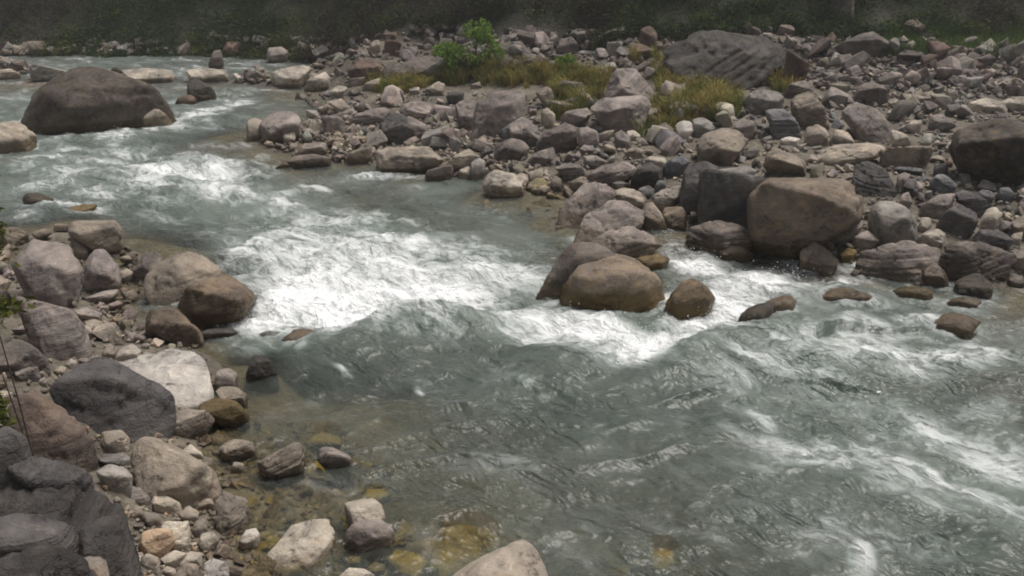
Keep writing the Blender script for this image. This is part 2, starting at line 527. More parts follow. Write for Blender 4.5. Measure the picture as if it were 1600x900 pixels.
# ------------------------------------------------------------------ the traced rocks
# tile | tone | shape | place | short name | label | outline (quarter photo pixels from the tile's corner) | options
# shape: a angular, r rounded, s layered.  place: B bar, L left bank, C in the rapids, X far bank, U under water.
TILES = {k + str(i): (400 * i, 225 * j) for j, k in enumerate('ABCD') for i in range(4)}  # the dark-toned rock in the mid-bar hollow is black shadow painted as stone
ROCKS = '''
A0|umber|r|C|the huge brown midstream boulder|huge dark brown boulder standing in the white water at upper left|120,755 190,610 330,510 420,432 520,410 620,420 700,450 920,550 1030,640 1095,745 760,760 400,795 200,770|D=.6
A0|tan|r|C|-|small tan boulder leaning against the foot of the huge dark midstream boulder|740,720 830,640 900,630 980,680 1080,740 1040,775 900,750|
A0|tan|r|C|the tan boulder cut by the left edge|tan rounded boulder cut off by the left edge below the huge dark boulder|-80,780 60,755 150,780 230,850 190,890 60,930 -90,940|
A0|dark|a|C|the black rock beyond the midstream boulder|black wet rock standing in fast water right of the huge midstream boulder|1165,600 1170,500 1240,490 1300,540 1345,580 1350,605 1260,632|
A0|red|a|C|-|low reddish wet rock next to the black rock in fast water|1090,650 1150,595 1200,590 1230,625 1180,655|
A0|pale|r|X|-|long pale boulder on the far shore behind the huge midstream boulder|760,440 900,425 1080,440 1095,500 960,515 820,500|
A0|pale|r|X|-|pale wide boulder on the far shore above the black rock|1160,440 1280,425 1420,440 1430,490 1300,510 1190,500|
A0|tan|a|X|-|tan far-shore rock at the left edge of the photo|-60,440 60,430 130,460 120,490 -60,495|
A0|grey|a|X|-|grey far-shore rock half hidden by the huge midstream boulder's crest|180,440 300,390 420,400 430,470 330,500 200,495|
A0|dmauve|a|X|-|dim squarish rock high on the far shore at upper left|1300,400 1330,320 1380,310 1400,380 1380,430 1310,430|
A0|red|a|X|-|dim reddish rock under the trees at upper left|1380,330 1420,260 1500,255 1520,320 1450,350|
A1|mauve|r|X|-|dim grey rounded rock on the far shore above the calm pool|60,350 80,300 160,290 205,325 180,375 110,392|
A1|pale|r|X|the pale pair of far-shore rocks|broad pale rock at the edge of the calm green pool|90,470 130,435 220,425 300,405 350,425 300,490 270,535 200,535 110,510|
A1|pale|a|X|the pale wedge by the calm pool|pale wedge rock dipping into the right end of the calm green pool|298,555 380,500 430,448 465,490 450,545 365,566|
A1|tan|a|X|the pale upright rock under the trees|pale upright rock standing against the dark trees on the far bank|700,320 730,255 770,248 782,295 790,340 740,352|
A1|red|a|X|-|reddish block right of the pale upright rock under the trees|800,320 820,260 900,240 912,290 860,330|
A1|dred|a|X|the dark reddish far-bank boulder|large dark reddish boulder on the far bank left of the grey ramp|565,440 590,400 650,368 740,370 805,420 780,475 690,500 600,490|
A1|dmauve|s|X|the grey ramp rock|long grey rock ramp sloping up to the bright green bush|760,500 860,440 1000,370 1150,345 1180,390 1050,440 900,480 830,522|D=.5;t=.5
A1|grey|a|X|-|low grey boulder at the left foot of the bright green bush|1060,440 1120,390 1210,370 1330,375 1360,420 1330,455 1180,460|
A1|mauve|r|B|the round mauve boulder at the bar's tip|rounded mauve boulder at the upstream tip of the gravel bar|20,770 100,705 170,690 250,705 292,755 270,840 220,885 120,880 50,845|D=.55
A1|tan|r|B|-|tan boulder at the water left of the round mauve boulder|-60,760 0,735 50,750 75,850 20,875 -60,865|
A1|pale|r|B|-|small pale round stone in front of the round mauve boulder|160,840 195,812 240,820 250,860 230,900 180,900|
A1|mauve|a|B|-|grey block right of the round mauve boulder at the bar's tip|408,765 440,720 530,720 552,800 530,835 425,825|
A1|slate|a|B|-|dark slate stone at the head of the pool beside pale rocks|410,600 450,565 490,590 480,612 420,616|
A1|pale|r|B|-|pale stone left of the white-faced rock at the bar's upper edge|450,575 510,535 572,548 550,605 490,608|
A1|tan|a|B|-|flat tan stone behind the pale ones at the bar's upper edge|570,520 630,480 690,498 650,530 600,538|
A1|pale|a|B|the white-faced rock below the ramp|white-faced angular rock just below the foot of the grey ramp|660,550 700,520 770,488 782,540 720,566|
A1|mauve|s|B|-|long low mauve rock left of the dark leaning slab|580,750 690,690 800,668 842,700 780,760 650,775|
A1|dslate|a|B|the dark leaning slab|dark leaning triangular slab with a lit top edge on the upper bar|755,860 775,770 850,702 920,720 985,770 1000,800 960,865 900,895 820,885|D=.4;t=.1
A1|mauve|s|B|-|mauve slab resting on the right side of the dark leaning slab|930,730 960,725 1060,775 1085,840 1000,868 985,790|
A1|mauve|a|B|-|mauve rock between the long low rock and the grass|895,700 910,650 990,628 1095,640 1122,695 1040,748 960,740|
A1|mauve|a|B|-|upright brownish mauve rock at the left end of the wide flat boulder|1245,650 1330,608 1395,650 1395,770 1330,810 1265,780|
A1|mauve|a|B|the wide flat mauve boulder|wide flat-topped mauve boulder in the middle of the upper bar|1385,650 1480,580 1620,566 1690,590 1665,680 1645,800 1520,848 1370,835 1340,780|D=.5;r=1500:680:.5,1620:660:.5;t=.1
A1|dark|a|B|-|dark block at the lower edge of the dry grass|1185,600 1230,570 1302,575 1295,632 1210,645|
A1|tan|a|B|-|tan stone sitting in the left part of the dry grass|1055,560 1140,508 1185,530 1170,580 1100,592|
A1|pale|r|B|-|small pale stone at the left end of the dry grass|955,555 1020,542 1026,575 970,588|
A1|tan|a|B|-|small tan stone in the dry grass under the bright bush|1340,530 1400,510 1412,540 1350,550|
A1|slate|a|B|-|blue-grey pointed stone at the foot of the wide flat mauve boulder|1530,815 1600,760 1650,800 1625,865 1555,872|
B1|mauve|a|B|-|mauve rock at the waterline left of the flat wet rock|250,65 300,-5 440,-10 455,50 380,72|
B1|dmauve|a|B|the flat wet rock|flat wet mauve rock lying in the shallows left of the bar|185,115 240,68 360,60 470,85 465,118 350,135 230,140|
B1|dmauve|r|C|-|low dark rock awash left of the flat wet rock|120,148 190,98 235,105 225,150|
B1|dtan|a|B|-|tan angular block at the waterline left of the long tan boulder|560,105 590,40 650,15 722,20 732,90 690,112 600,116|
B1|tan|a|B|the long tan waterline boulder|long tan boulder overhanging the waterline of the bar|728,105 760,50 830,18 970,40 1080,15 1160,45 1175,100 1070,160 960,172 820,165 750,150|D=.5
B1|dmauve|a|B|-|wet mauve rock in the shallows right of the long tan boulder|1055,205 1100,150 1180,128 1235,170 1200,212 1110,222|
B1|tan|a|B|-|tan boulder just right of the long tan waterline boulder|1195,140 1250,68 1330,28 1402,78 1380,120 1290,150|
B1|pale|r|B|-|small pale stone wedged between two tan waterline boulders|1270,165 1330,138 1345,175 1310,215 1265,200|
B1|grey|a|B|-|grey upright stone left of the pale pitted waterline boulder|1330,190 1345,110 1390,85 1432,105 1432,175 1400,222 1350,215|
B1|pale|r|B|the pale pitted waterline boulder|pale pitted boulder at the waterline in the middle of the bar's edge|1415,265 1440,200 1490,158 1580,185 1690,208 1670,290 1600,318 1520,322 1460,305|
B1|dmauve|r|B|the mauve boulder above the pitted one|smooth dark mauve boulder above the pale pitted waterline boulder|1485,80 1500,0 1600,-35 1670,-20 1710,25 1680,85 1600,100 1520,98|
A2|mauve|a|B|the slab-backed boulder in the grass|tall boulder with a pale slab on its right side in the dry grass|560,600 630,520 650,440 700,422 765,430 860,520 905,590 880,612 820,615 700,640 610,640|D=.55;r=690:560:.8,720:470:.3
A2|mauve|a|B|the split boulder below the grass|big pale-topped boulder with a dark underside below the slab-backed boulder|495,682 580,620 740,592 820,600 872,660 840,710 800,775 730,815 640,815 540,730|D=.6;r=620:700:.7,760:670:.6
A2|pale|a|B|-|pale thin slab standing right of the split boulder|828,690 850,668 930,680 932,720 882,768 850,735|
A2|mauve|a|B|-|grey stone left of the split boulder below the grass|298,745 340,700 470,672 495,720 440,782 350,780|
A2|dmauve|a|B|the broad mauve boulder above the bar's middle|broad dark mauve boulder in the middle of the bar below the grass|150,895 200,825 330,768 420,800 425,890 380,930 200,935|
A2|mauve|a|B|-|mauve stone between the broad mauve boulder and a pale flat stone|415,890 415,800 470,788 540,830 545,890 480,935|
A2|mauve|r|B|-|smooth mauve boulder right of the blue-grey pointed stone|-30,790 60,730 160,790 192,850 130,890 20,880|
A2|grey|a|B|-|square grey stone right of the wide flat boulder's crest|-10,580 90,568 98,632 60,655 0,652|
A2|tan|s|B|-|tan slab leaning at the lower edge of the grass|148,585 210,543 250,560 262,622 230,665|
A2|tan|a|B|-|blocky tan stone below the tan leaning slab|180,700 220,672 272,720 265,800 190,800|
A2|tan|a|B|-|pale flat stone below the split boulder|520,855 580,818 642,812 620,855 550,885|
A2|mauve|a|B|-|mauve block between two pale flat stones below the split boulder|640,835 690,812 740,850 745,925 650,928|
A2|pale|r|B|-|pale flat stone right of the mauve block below the grass|715,822 760,812 805,850 780,875|
A2|white|r|B|the speckled white stone|speckled white round stone at the lower right of the grass|1018,800 1030,770 1065,753 1120,763 1138,820 1090,862 1035,862|
A2|grey|r|B|-|smooth grey stone right of the speckled white stone|1125,755 1180,733 1240,760 1268,805 1190,845 1140,815|
A2|dtan|r|B|the domed tan boulder|domed tan boulder on the bar right of the speckled white stone|1148,910 1200,840 1320,798 1410,810 1480,870 1430,950 1340,1008 1270,1012 1180,960|D=.5
A2|grey|a|B|-|grey boulder at the right end of the dry grass|1440,640 1490,580 1560,563 1640,580 1702,620 1665,685 1560,705 1480,702|
A2|mauve|a|B|-|brownish stone right of the grass below the grey boulder|1368,790 1440,738 1522,760 1535,830 1480,865 1400,840|
A2|slab|s|X|the long dark rock outcrop|long dark slaty rock outcrop on the far bank behind the grass|930,330 1000,250 1180,178 1380,200 1560,230 1680,280 1725,330 1700,420 1560,500 1350,570 1200,560 1060,490 990,410|D=.6;r=1200:300:.4,1450:310:.4;t=.55;A=1
A2|tan|a|X|-|angular tan rock lying under the bushes at top centre|565,215 640,180 722,163 722,195 660,245 600,240|
A2|dred|a|X|the reddish upright rock|reddish upright rock left of the long dark outcrop|790,280 800,185 860,163 912,200 902,275 850,305|
A2|dred|a|X|-|broad reddish rock at the foot of the reddish upright rock|730,330 740,280 800,270 890,310 870,350 780,360|
A2|grey|a|X|-|small pale-topped rock left of the reddish upright rock|410,330 440,315 520,320 545,335 500,350 420,348|
A2|grey|a|X|-|grey rock in the dark gap below the tan bush rock|590,320 600,260 640,255 690,300 690,335 620,345|
A2|dmauve|a|X|-|grey brown rock behind the grass right of the small green bush|400,440 430,410 500,400 520,430 480,455|
A2|dmauve|r|X|-|round brownish rock above the grass at left centre|270,320 300,250 370,230 420,290 400,330 320,335|
A2|grey|a|X|-|grey stone under the dry tuft left of the slab-backed boulder|570,420 600,390 640,388 655,420 610,440|
A3|dmauve|a|X|the tall brown rock at the top edge|tall brown rock rising out of the top edge at upper right|375,120 380,0 400,-70 500,-80 530,20 535,110 490,155 420,155|
A3|dmauve|a|X|the flat dim boulder at upper right|wide flat dim boulder under the slope at upper right|400,310 520,268 580,218 680,198 765,240 775,280 700,325 540,335|
A3|brown|a|X|-|brown boulder beneath the bushes right of the tall brown rock|805,200 850,140 930,118 985,160 955,205 870,210|
A3|dmauve|a|X|-|dim rock at the bank's foot right of the flat dim boulder|785,380 860,310 960,318 995,365 900,392|
A3|dred|a|X|the dark red block|dark red block at the right end of the long dark outcrop|85,525 110,370 180,308 240,340 262,430 210,515 140,530|
A3|mauve|s|B|-|ridged mauve rock below the dark red block|98,570 160,520 230,498 292,540 305,585 200,605|
A3|dmauve|a|B|-|dark brown rock with a lit top above the big mauve slab boulder|522,610 560,550 640,512 742,570 765,630 700,655 620,645|
A3|mauve|a|B|the big mauve slab boulder|big smooth mauve slab boulder at the upper right of the bar|455,720 480,660 560,638 680,680 750,740 772,810 765,880 640,878 560,830|D=.5;r=540:760:.5
A3|dmauve|a|B|-|angular block leaning under the big mauve slab boulder|515,825 540,768 600,763 660,800 690,850 600,872|
A3|slate|s|B|the blue-grey slab|smooth blue-grey slab tilted on the bar below the dark red block|-20,690 40,678 110,685 145,740 205,835 212,865 110,868 50,830|D=.3
A3|dtan|s|B|the pale layered rock|pale layered rock right of the blue-grey slab|140,650 190,588 270,578 335,640 385,795 310,805 200,775 150,710|D=.5
A3|tan|a|B|-|tan rock below the pale layered rock|225,880 240,800 300,778 372,812 385,880 330,905 250,905|
A3|tan|a|B|-|tan stone between the pale layered rock and the angular block|380,880 430,808 495,830 545,890 460,905|
A3|white|r|B|-|small white flat stone below the blue-grey slab|75,872 130,853 202,868 192,895 110,900|
A3|brown|r|B|-|round brown stone perched right of the pale layered rock|470,830 500,800 535,825 530,855 490,858|
A3|pale|a|B|-|pale block right of the big mauve slab boulder|870,800 890,750 965,750 965,820 920,835|
A3|pale|a|B|-|long pale stone left of the pale block at right|770,890 770,810 830,830 900,890 850,905|
A3|mauve|a|B|-|mauve rock above the dark boulder at right|1000,790 1020,720 1080,710 1130,760 1180,790 1050,820|
A3|tan|a|B|-|mossy tan rock beside the small side pool at upper right|745,640 790,610 830,640 830,675 770,665|
A3|pale|r|B|-|pale rough rock in the streak of bright shingle at the right edge|1240,690 1260,640 1370,610 1480,640 1500,690 1400,705|
A3|pale|r|B|-|pale shingle boulder cut by the right edge of the photo|1460,640 1540,600 1680,610 1690,690 1560,700|
B3|tan|a|B|the long pale slab behind the brown boulder|long pale slab behind the big brown angular boulder|290,100 330,45 420,12 560,-5 700,0 735,40 690,90 560,108 440,112 360,125|D=.45;t=.5
B3|dtan|a|B|-|tan angular rock at the right end of the long pale slab|700,90 735,40 830,8 960,8 1035,25 1025,95 960,145 830,138|
B3|umber|a|B|the dark boulder at the right edge|huge dark brown boulder at the right edge of the bar|1180,120 1130,20 1180,-90 1300,-145 1480,-165 1720,-100 1720,110 1560,200 1400,215 1260,185|D=.7;t=.05;st=.35;A=1.2;f=.12:.35:1.2:.5
B3|dtan|a|B|the tan boulder above the big brown one|tan boulder resting above the big brown angular boulder|-35,130 0,50 60,28 150,70 230,110 245,160 120,200 0,160|
B3|brown|a|B|the big brown boulder|big brown angular boulder overhanging the side channel|-135,330 -90,258 0,218 100,200 200,195 310,212 500,215 560,260 605,330 592,480 480,525 360,565 280,605 150,645 0,650 -100,560 -130,420|D=.75;b=650;t=.03;st=.4;A=1.1;f=.24:-.25:1.3:.6
B3|mauve|a|B|-|mauve rock tucked under the right end of the big brown boulder|355,535 420,490 580,468 595,525 480,590 410,588|
B3|dslate|s|B|the tilted slate block|tilted slate block right of the big brown angular boulder|520,200 540,130 590,103 640,110 740,160 802,240 812,300 740,325 620,295 555,262|D=.45;r=640:200:.5;t=.3
B3|grey|r|B|the rough round boulder|rough round grey boulder below the tilted slate block|620,490 640,390 700,353 780,360 880,400 940,470 942,550 870,595 760,600 660,560|D=.6
B3|pale|r|B|-|pale upright stone right of the rough round boulder|940,515 955,460 1010,458 1025,510 985,545|
B3|pale|r|B|-|pale tan stone below and right of the rough round boulder|918,595 990,545 1060,530 1112,560 1105,605 1030,635|
B3|mauve|r|B|-|mauve stone in front of the rough round boulder|500,585 620,540 705,600 620,645 540,630|
B3|dtan|a|B|the tan rock under the brown boulder|tan-grey waterline rock below the big brown angular boulder|200,670 290,608 362,640 442,730 425,780 300,800 212,780|D=.6;r=300:660:.6
B3|ochre|a|B|-|yellowish broken stone beside the waterline rock at right|440,695 500,648 555,670 525,725 460,745|
B3|red|a|B|-|small reddish stone under the big brown boulder|310,612 370,590 415,640 410,680 360,650|
B3|mauve|s|B|the long low mauve boulder|long low mauve boulder at the waterline at right|540,760 560,680 700,618 860,598 1000,628 1095,662 1092,720 960,770 975,835 800,845 640,850|D=.5;r=760:680:.6
B3|dmauve|s|B|the layered boulder at right|long layered boulder with dark bands at the right waterline|1070,680 1150,600 1260,598 1400,640 1535,680 1545,785 1400,840 1280,820 1080,775|D=.6;r=1200:660:.7
B3|dslate|a|B|-|dark slab lying behind the layered boulder at right|1260,605 1330,528 1450,540 1535,600 1510,645 1380,640|
B3|mauve|a|B|-|lit flat slab left of the dark pointed slate|945,410 1010,350 1080,308 1175,310 1145,375 1120,445 1000,455|
B3|dslate|a|B|the dark pointed slate|dark pointed slate rock above the layered boulder at right|1055,500 1130,440 1160,365 1210,380 1295,440 1315,500 1240,560 1120,560|
B3|dslate|s|B|-|long dark slab above the dark pointed slate|1165,310 1220,288 1330,350 1385,390 1350,445 1290,442 1180,370|
B3|pale|r|B|-|pale upright stone right of the dark pointed slate|1325,475 1370,408 1420,392 1465,440 1410,525 1350,515|
B3|slate|a|B|-|grey pointed stone below the dark boulder at the right edge|1005,240 1060,190 1110,188 1185,260 1165,305 1050,290|
B3|dslate|a|B|-|thin dark shard rising below the dark boulder at right|1035,180 1040,125 1070,120 1120,180 1125,205 1060,200|
B3|slate|a|B|-|blue-grey stone in the shadow of the dark boulder at right|1290,330 1330,290 1390,290 1420,330 1370,370|
B3|slate|a|B|-|second blue-grey stone nearer the right edge under the dark boulder|1420,330 1450,275 1510,270 1550,315 1500,360|
B3|mauve|a|B|-|brownish stone right of the tilted slate block|800,250 810,200 850,175 890,190 850,265 820,300|
B3|mauve|a|B|-|small brown block between tilted slate and rough round boulder|810,370 840,310 880,300 905,360 880,395|
B3|slate|s|B|-|flat layered slab behind the tilted slate block|780,165 800,140 900,145 990,160 985,185 850,192|
B3|tan|a|B|-|pale flat stone under the dark boulder's left side|1010,100 1050,70 1110,90 1110,110 1040,112|
B3|dmauve|r|C|-|grey rock in the water below the long low mauve boulder|955,775 1040,738 1110,800 1135,862 1050,885 985,855|
B3|dark|a|B|-|dark wet rock in the shade below the layered boulder|1165,870 1240,828 1320,808 1415,890 1400,945 1180,945|
B3|grey|a|B|-|grey stone at the waterline by the right edge|1490,855 1530,808 1590,828 1610,880 1545,895|
B3|dtan|a|B|-|tan boulder cut by the right edge above the layered boulder|1515,490 1600,448 1720,470 1720,570 1560,578|
B3|tan|a|B|-|pale tan boulder at the right edge beside the layered boulder|1515,700 1600,648 1720,690 1700,800 1550,808|
B3|tan|a|B|-|squarish tan stone below the tan boulder at the right edge|1500,620 1520,560 1560,545 1580,620 1540,645|
B2|mauve|a|C|the uppermost of the three leaning boulders|uppermost of three leaning mauve boulders between pool and side channel|268,465 290,420 400,320 450,258 550,228 612,270 655,330 600,375 480,435 400,495 330,525 280,505|D=.5;r=520:300:.5;t=.3
B2|mauve|a|C|the middle leaning boulder|middle one of three leaning mauve boulders between pool and side channel|383,565 420,470 520,408 620,358 680,350 780,390 835,440 810,515 690,545 560,595 450,638 400,615|D=.55;r=640:420:.55;t=.35
B2|mauve|a|C|the lowest leaning boulder|lowest of three leaning mauve boulders above the ochre-footed boulder|488,615 560,558 660,538 740,508 820,545 900,588 945,640 860,665 760,700 690,720 580,680|D=.55;r=740:610:.5;t=.3
B2|dmauve|a|C|the boulder behind the ochre-footed one|steep brown boulder behind the left side of the ochre-footed boulder|165,950 220,830 280,738 292,660 350,622 420,635 520,618 640,680 680,720 560,800 420,950 260,960|D=.5;r=430:690:.5
B2|brown|r|C|the ochre-footed boulder|big rounded brown boulder with ochre foot amid the rapids|300,930 340,860 390,800 440,720 560,688 700,690 800,740 880,790 932,850 955,940 905,985 700,985 520,975 330,965|D=.6;st=.8;t=.2
B2|ochre|r|C|-|yellow ochre stone in white water right of the ochre-footed boulder|765,725 830,698 920,688 985,718 950,770 900,795 830,760|
C2|dbrown|s|C|the striped wedge rock|dark wedge-shaped rock with ochre stripe amid white water|955,100 1010,10 1080,-62 1150,-52 1225,-10 1275,40 1180,90 1110,130 1035,150 975,135|D=.5;st=.7
C2|dark|r|C|the black rock at the foam's edge|black rock at the right edge of the white hole|1412,200 1440,145 1520,122 1580,85 1640,100 1600,190 1500,245 1428,255|
C2|brown|r|C|-|low brown rock awash just right of the black foam-edge rock|1560,110 1620,70 1720,45 1780,65 1770,110 1640,150|
B2|dtan|r|C|the standing tan stone|rounded tan stone standing right of the middle leaning boulder|800,430 840,370 882,365 932,430 975,545 905,552 830,525|
B2|brown|s|C|-|layered brown block between the standing tan stone and slate boulders|925,460 960,398 1060,390 1092,430 1092,525 1000,535 955,510|
B2|pale|a|B|-|pale slab left of the tall dark slate boulder|850,355 930,290 1060,258 1055,345 950,395 880,375|
B2|tan|a|B|-|pale flat rock behind the middle leaning boulder|620,300 700,275 790,288 842,330 835,372 760,388 680,345 640,335|
B2|mauve|s|B|the long mauve slab rock|long mauve rock left of the dark hollow in mid bar|465,200 560,140 720,108 785,150 765,205 640,255 550,240|
B2|dark|a|B|the dark rock in the hollow|dark rock in the shaded hollow right of the long mauve rock|740,215 800,140 870,110 945,150 942,225 850,262|
B2|dtan|a|B|-|tan rock above the uppermost leaning boulder|355,240 430,203 500,210 545,240 450,275 385,295|
B2|pale|r|B|-|pale oval stone above the dark hollow|828,102 870,73 960,88 972,120 900,135|
B2|dslate|a|B|the tall dark slate boulder|tall dark slate boulder left of the pale-faced block|1040,400 1060,270 1070,180 1110,118 1205,108 1295,150 1240,215 1190,290 1165,400 1100,415|D=.5
B2|grey|a|B|the pale-faced block|pale-faced angular block behind the dark slate boulders|1185,205 1290,168 1480,138 1535,168 1470,220 1400,280 1350,325 1250,285 1200,245|
B2|dslate|a|B|the broad dark slate boulder|broad dark slate boulder left of the big brown angular boulder|1155,330 1220,278 1340,310 1400,190 1480,168 1605,230 1585,280 1490,330 1475,475 1300,488 1160,470|D=.5
B2|dmauve|s|C|the layered wet boulder|layered wet boulder with a pale top in the side channel|1078,615 1110,530 1180,498 1300,472 1430,490 1515,540 1525,625 1400,690 1220,700 1135,668|D=.6;r=1300:560:.7
B2|dark|r|C|-|low dark wet rock in front of the layered wet boulder|1275,690 1330,640 1450,640 1510,690 1420,730 1310,722|
B2|slate|a|B|-|slate stone leaning left of the tall dark slate boulder|928,165 1000,98 1080,68 1112,110 1040,182 960,205|
B2|mauve|s|B|-|stack of thin mauve slabs above the uppermost leaning boulder|268,155 330,118 400,140 472,180 462,205 370,215|
B2|mauve|a|B|-|mauve stone above the long mauve slab rock|445,75 520,68 595,110 560,145 460,128|
B2|pale|r|B|-|pale tan waterline stone right of the pitted boulder|-10,200 80,183 102,230 60,275 0,292|
B2|tan|a|B|-|tan stone between pale waterline stone and thin slabs|98,175 190,158 195,210 120,245|
B2|dmauve|r|B|-|dark round stone at the waterline below the thin slabs|238,235 270,198 312,220 315,292 250,305|
B2|mauve|a|B|-|small mauve stone below the right end of the long mauve rock|620,245 670,218 722,250 690,278|
B2|slate|a|B|-|blue-grey stone right of the dark rock in the hollow|888,270 910,230 955,228 965,270 910,305|
B2|slate|a|B|-|blue-grey upright stone below the dark rock in the hollow|788,285 850,258 892,290 880,335 815,325|
B2|mauve|r|B|-|flat mauve boulder right of the smooth dark mauve boulder|95,105 160,50 260,18 275,70 180,125 105,118|
B2|tan|r|B|-|small tan stone above the pale oval stone|700,60 730,30 780,20 830,40 800,75 740,80|
B2|mauve|r|B|-|mauve stone up the bar left of the pale oval stone|420,30 450,5 510,10 520,45 450,55|
B0|dtan|a|L|the rough rock at the left inlet|rough weathered rock at the upstream end of the left bank|420,560 460,480 560,468 700,480 772,550 768,625 700,680 640,668 560,625 450,600|D=.5
B0|tan|r|L|-|pale egg-shaped stone below the rough rock at left|428,630 480,588 540,620 555,675 510,718 460,700|
B0|mauve|r|L|the round grey boulder at left|round grey boulder below the rough rock on the left bank|515,800 540,720 590,660 660,658 740,740 755,820 725,895 600,920 520,870|D=.6
B0|mauve|a|L|the broad mauve boulder at the left edge|broad grey-mauve boulder beside the green plants on the left bank|70,760 110,660 200,592 330,600 430,640 500,730 525,800 480,910 420,1000 250,1020 140,900|D=.5
B0|tan|r|L|-|small tan stone right of the round grey boulder at left|738,800 790,773 842,810 820,855 750,862|
B0|dmauve|r|L|-|pinkish mauve boulder left of the big channel-side boulder|828,800 900,690 970,668 1010,700 985,790 920,860 850,855|
B0|dtan|a|L|the big channel-side boulder|big grey-tan boulder at the edge of the foaming water at left|900,940 915,860 955,780 1080,688 1190,668 1290,720 1395,800 1330,900 1150,1010 960,1000|D=.5;t=.3;r=1090:820:.5,1290:800:.4
C0|dbrown|a|L|the dark wet wedge|dark wet wedge boulder with brown top jutting into the foam|1105,145 1200,80 1330,-20 1420,-95 1500,-45 1580,48 1615,72 1500,115 1400,175 1370,205 1215,210 1150,185|D=.7;t=.25;st=.4;f=.05:-.7:.8:.7
B0|ochre|r|C|-|ochre stone at the edge of the white water at left|395,410 460,385 560,375 610,378 540,420 450,445|
B0|dark|r|C|-|dark rock awash in the rapids above the left bank|140,350 160,308 230,302 340,345 330,375 180,388|
C0|mauve|s|L|the sloping mauve slab|long smooth mauve slab sloping down the left bank|70,40 180,48 300,120 420,200 560,330 585,425 540,445 400,445 280,395 180,270 100,130|D=.35;t=.45
C0|dmauve|r|L|-|dark grey boulder at the left edge under the sloping slab|-60,400 90,312 180,340 240,400 305,455 270,505 100,485 -40,470|
C0|mauve|r|L|-|brownish cobble below the dark grey boulder at the left edge|70,500 160,463 240,490 255,545 160,565 95,530|
C0|white|r|L|the big white boulder|big whitish flat-topped boulder on the left bank|700,470 760,440 900,425 1030,398 1130,368 1240,388 1302,450 1315,540 1345,675 1280,708 1150,748 1050,760 950,710 800,610|r=1050:480:.4,1280:640:.4;t=.6;D=.3
C0|dslate|r|L|the dark grey boulder at left|big dark grey boulder leaning against the big white boulder|300,640 340,600 480,500 620,428 700,438 770,500 880,540 1000,600 1085,670 1072,745 1010,810 960,890 880,935 600,940 450,840 390,710|D=.55;r=700:560:.5;t=.12
C0|rbrown|a|L|the reddish brown boulder|big dull reddish brown boulder above the slate outcrop at left|50,680 200,640 330,668 430,740 500,850 585,960 565,1070 480,1165 380,1130 200,1010 50,890 0,770|D=.5;r=330:800:.6;t=.15;c=16
C0|dtan|r|L|-|tan stone with dark foot right of the big white boulder|1345,645 1380,618 1480,618 1545,670 1542,715 1460,725 1380,690|
C0|dochre|a|L|-|mossy ochre rock below the big white boulder's right end|1235,730 1330,690 1480,720 1555,790 1542,835 1470,845 1400,790 1260,785|
C0|tan|a|L|the cracked tan rock|cracked tan rock below the big white boulder|1048,880 1080,790 1160,758 1280,790 1345,822 1250,895 1160,908 1080,905|
C0|pale|r|L|-|small pale pebble right of the dark grey boulder's foot|988,852 1000,818 1042,828 1042,864|
C0|dbrown|a|L|the brown rubble rock by the inlet|rugged brown rock between the small inlet and the foam at left|905,280 910,200 940,140 1040,118 1110,140 1185,200 1268,285 1200,338 1060,310|D=.5
C0|dark|r|L|-|dark low rock at the foam below the dark wet wedge|1255,285 1300,258 1460,248 1485,280 1400,315 1300,325|
C1|dark|a|L|the small black pyramid rock|small black pyramid rock in the water right of the big white boulder|-65,545 -20,420 20,418 82,490 135,555 40,565|
C0|mauve|a|L|-|rough mauve rock left of the small black pyramid rock|1335,610 1370,510 1430,498 1485,540 1472,605 1360,630|
C0|pale|r|L|-|whitish flat stone right of the sloping mauve slab|465,285 500,220 560,248 595,300 540,315|
C0|tan|r|L|-|tan oblong stone above the whitish flat stone by the slab|515,205 580,188 662,238 640,265 560,245|
C0|mauve|r|L|-|mauve flat stone at the top of the small stones by the inlet|445,150 540,118 642,160 620,205 480,198|
C0|pale|r|L|-|pale rounded stone just above the big white boulder|715,445 740,378 830,348 885,390 850,440|
C0|tan|r|L|-|tan stone between the slab's lower end and the pale rounded stone|635,400 680,348 732,380 702,438 640,440|
C0|mauve|r|L|-|flat mauve rock lying along the small inlet at left|528,65 650,18 742,8 742,42 640,85 560,95|
C0|pale|r|L|-|small pale stone at the lower end of the sloping slab|405,480 440,440 482,460 472,502 430,510|
C0|tan|r|L|-|tan pebble above the left end of the dark grey boulder|325,530 380,488 422,500 400,545|
C0|pale|r|L|-|small white pebble left of the dark grey boulder|238,580 270,555 305,580 290,605 245,605|
C0|tan|r|L|-|tan cobble at the left edge above the reddish brown boulder|-60,670 20,638 80,655 75,690 -40,700|
C1|mauve|r|C|-|water-covered rock hump at the foot of the main foam|160,330 230,258 340,248 372,275 455,322 360,345|
C1|dmauve|r|C|-|second rock hump in the eddy left of the main wave|15,290 50,262 100,258 150,300 30,320|
D0|tan|r|L|-|tan squarish stone left of the large long boulder|618,75 640,0 760,-12 812,40 792,92 700,108 630,104|
D0|grey|s|L|-|flat grey stone below the tan squarish stone|598,165 640,143 780,128 822,170 802,208 700,190 610,188|
D0|grey|r|L|-|grey flat-topped stone left of the large long boulder's middle|598,250 680,198 780,220 832,280 802,335 720,365 640,325|
D0|dtan|r|L|the large long boulder|large long tan-grey boulder lying at the edge of the shallows|812,205 830,80 890,28 980,40 1140,110 1270,200 1362,270 1362,345 1300,405 1220,445 1130,438 960,385 855,295|D=.5;t=.25
D0|pale|r|L|-|pale stone resting behind the large long boulder|1140,120 1190,73 1262,130 1275,175 1200,155|
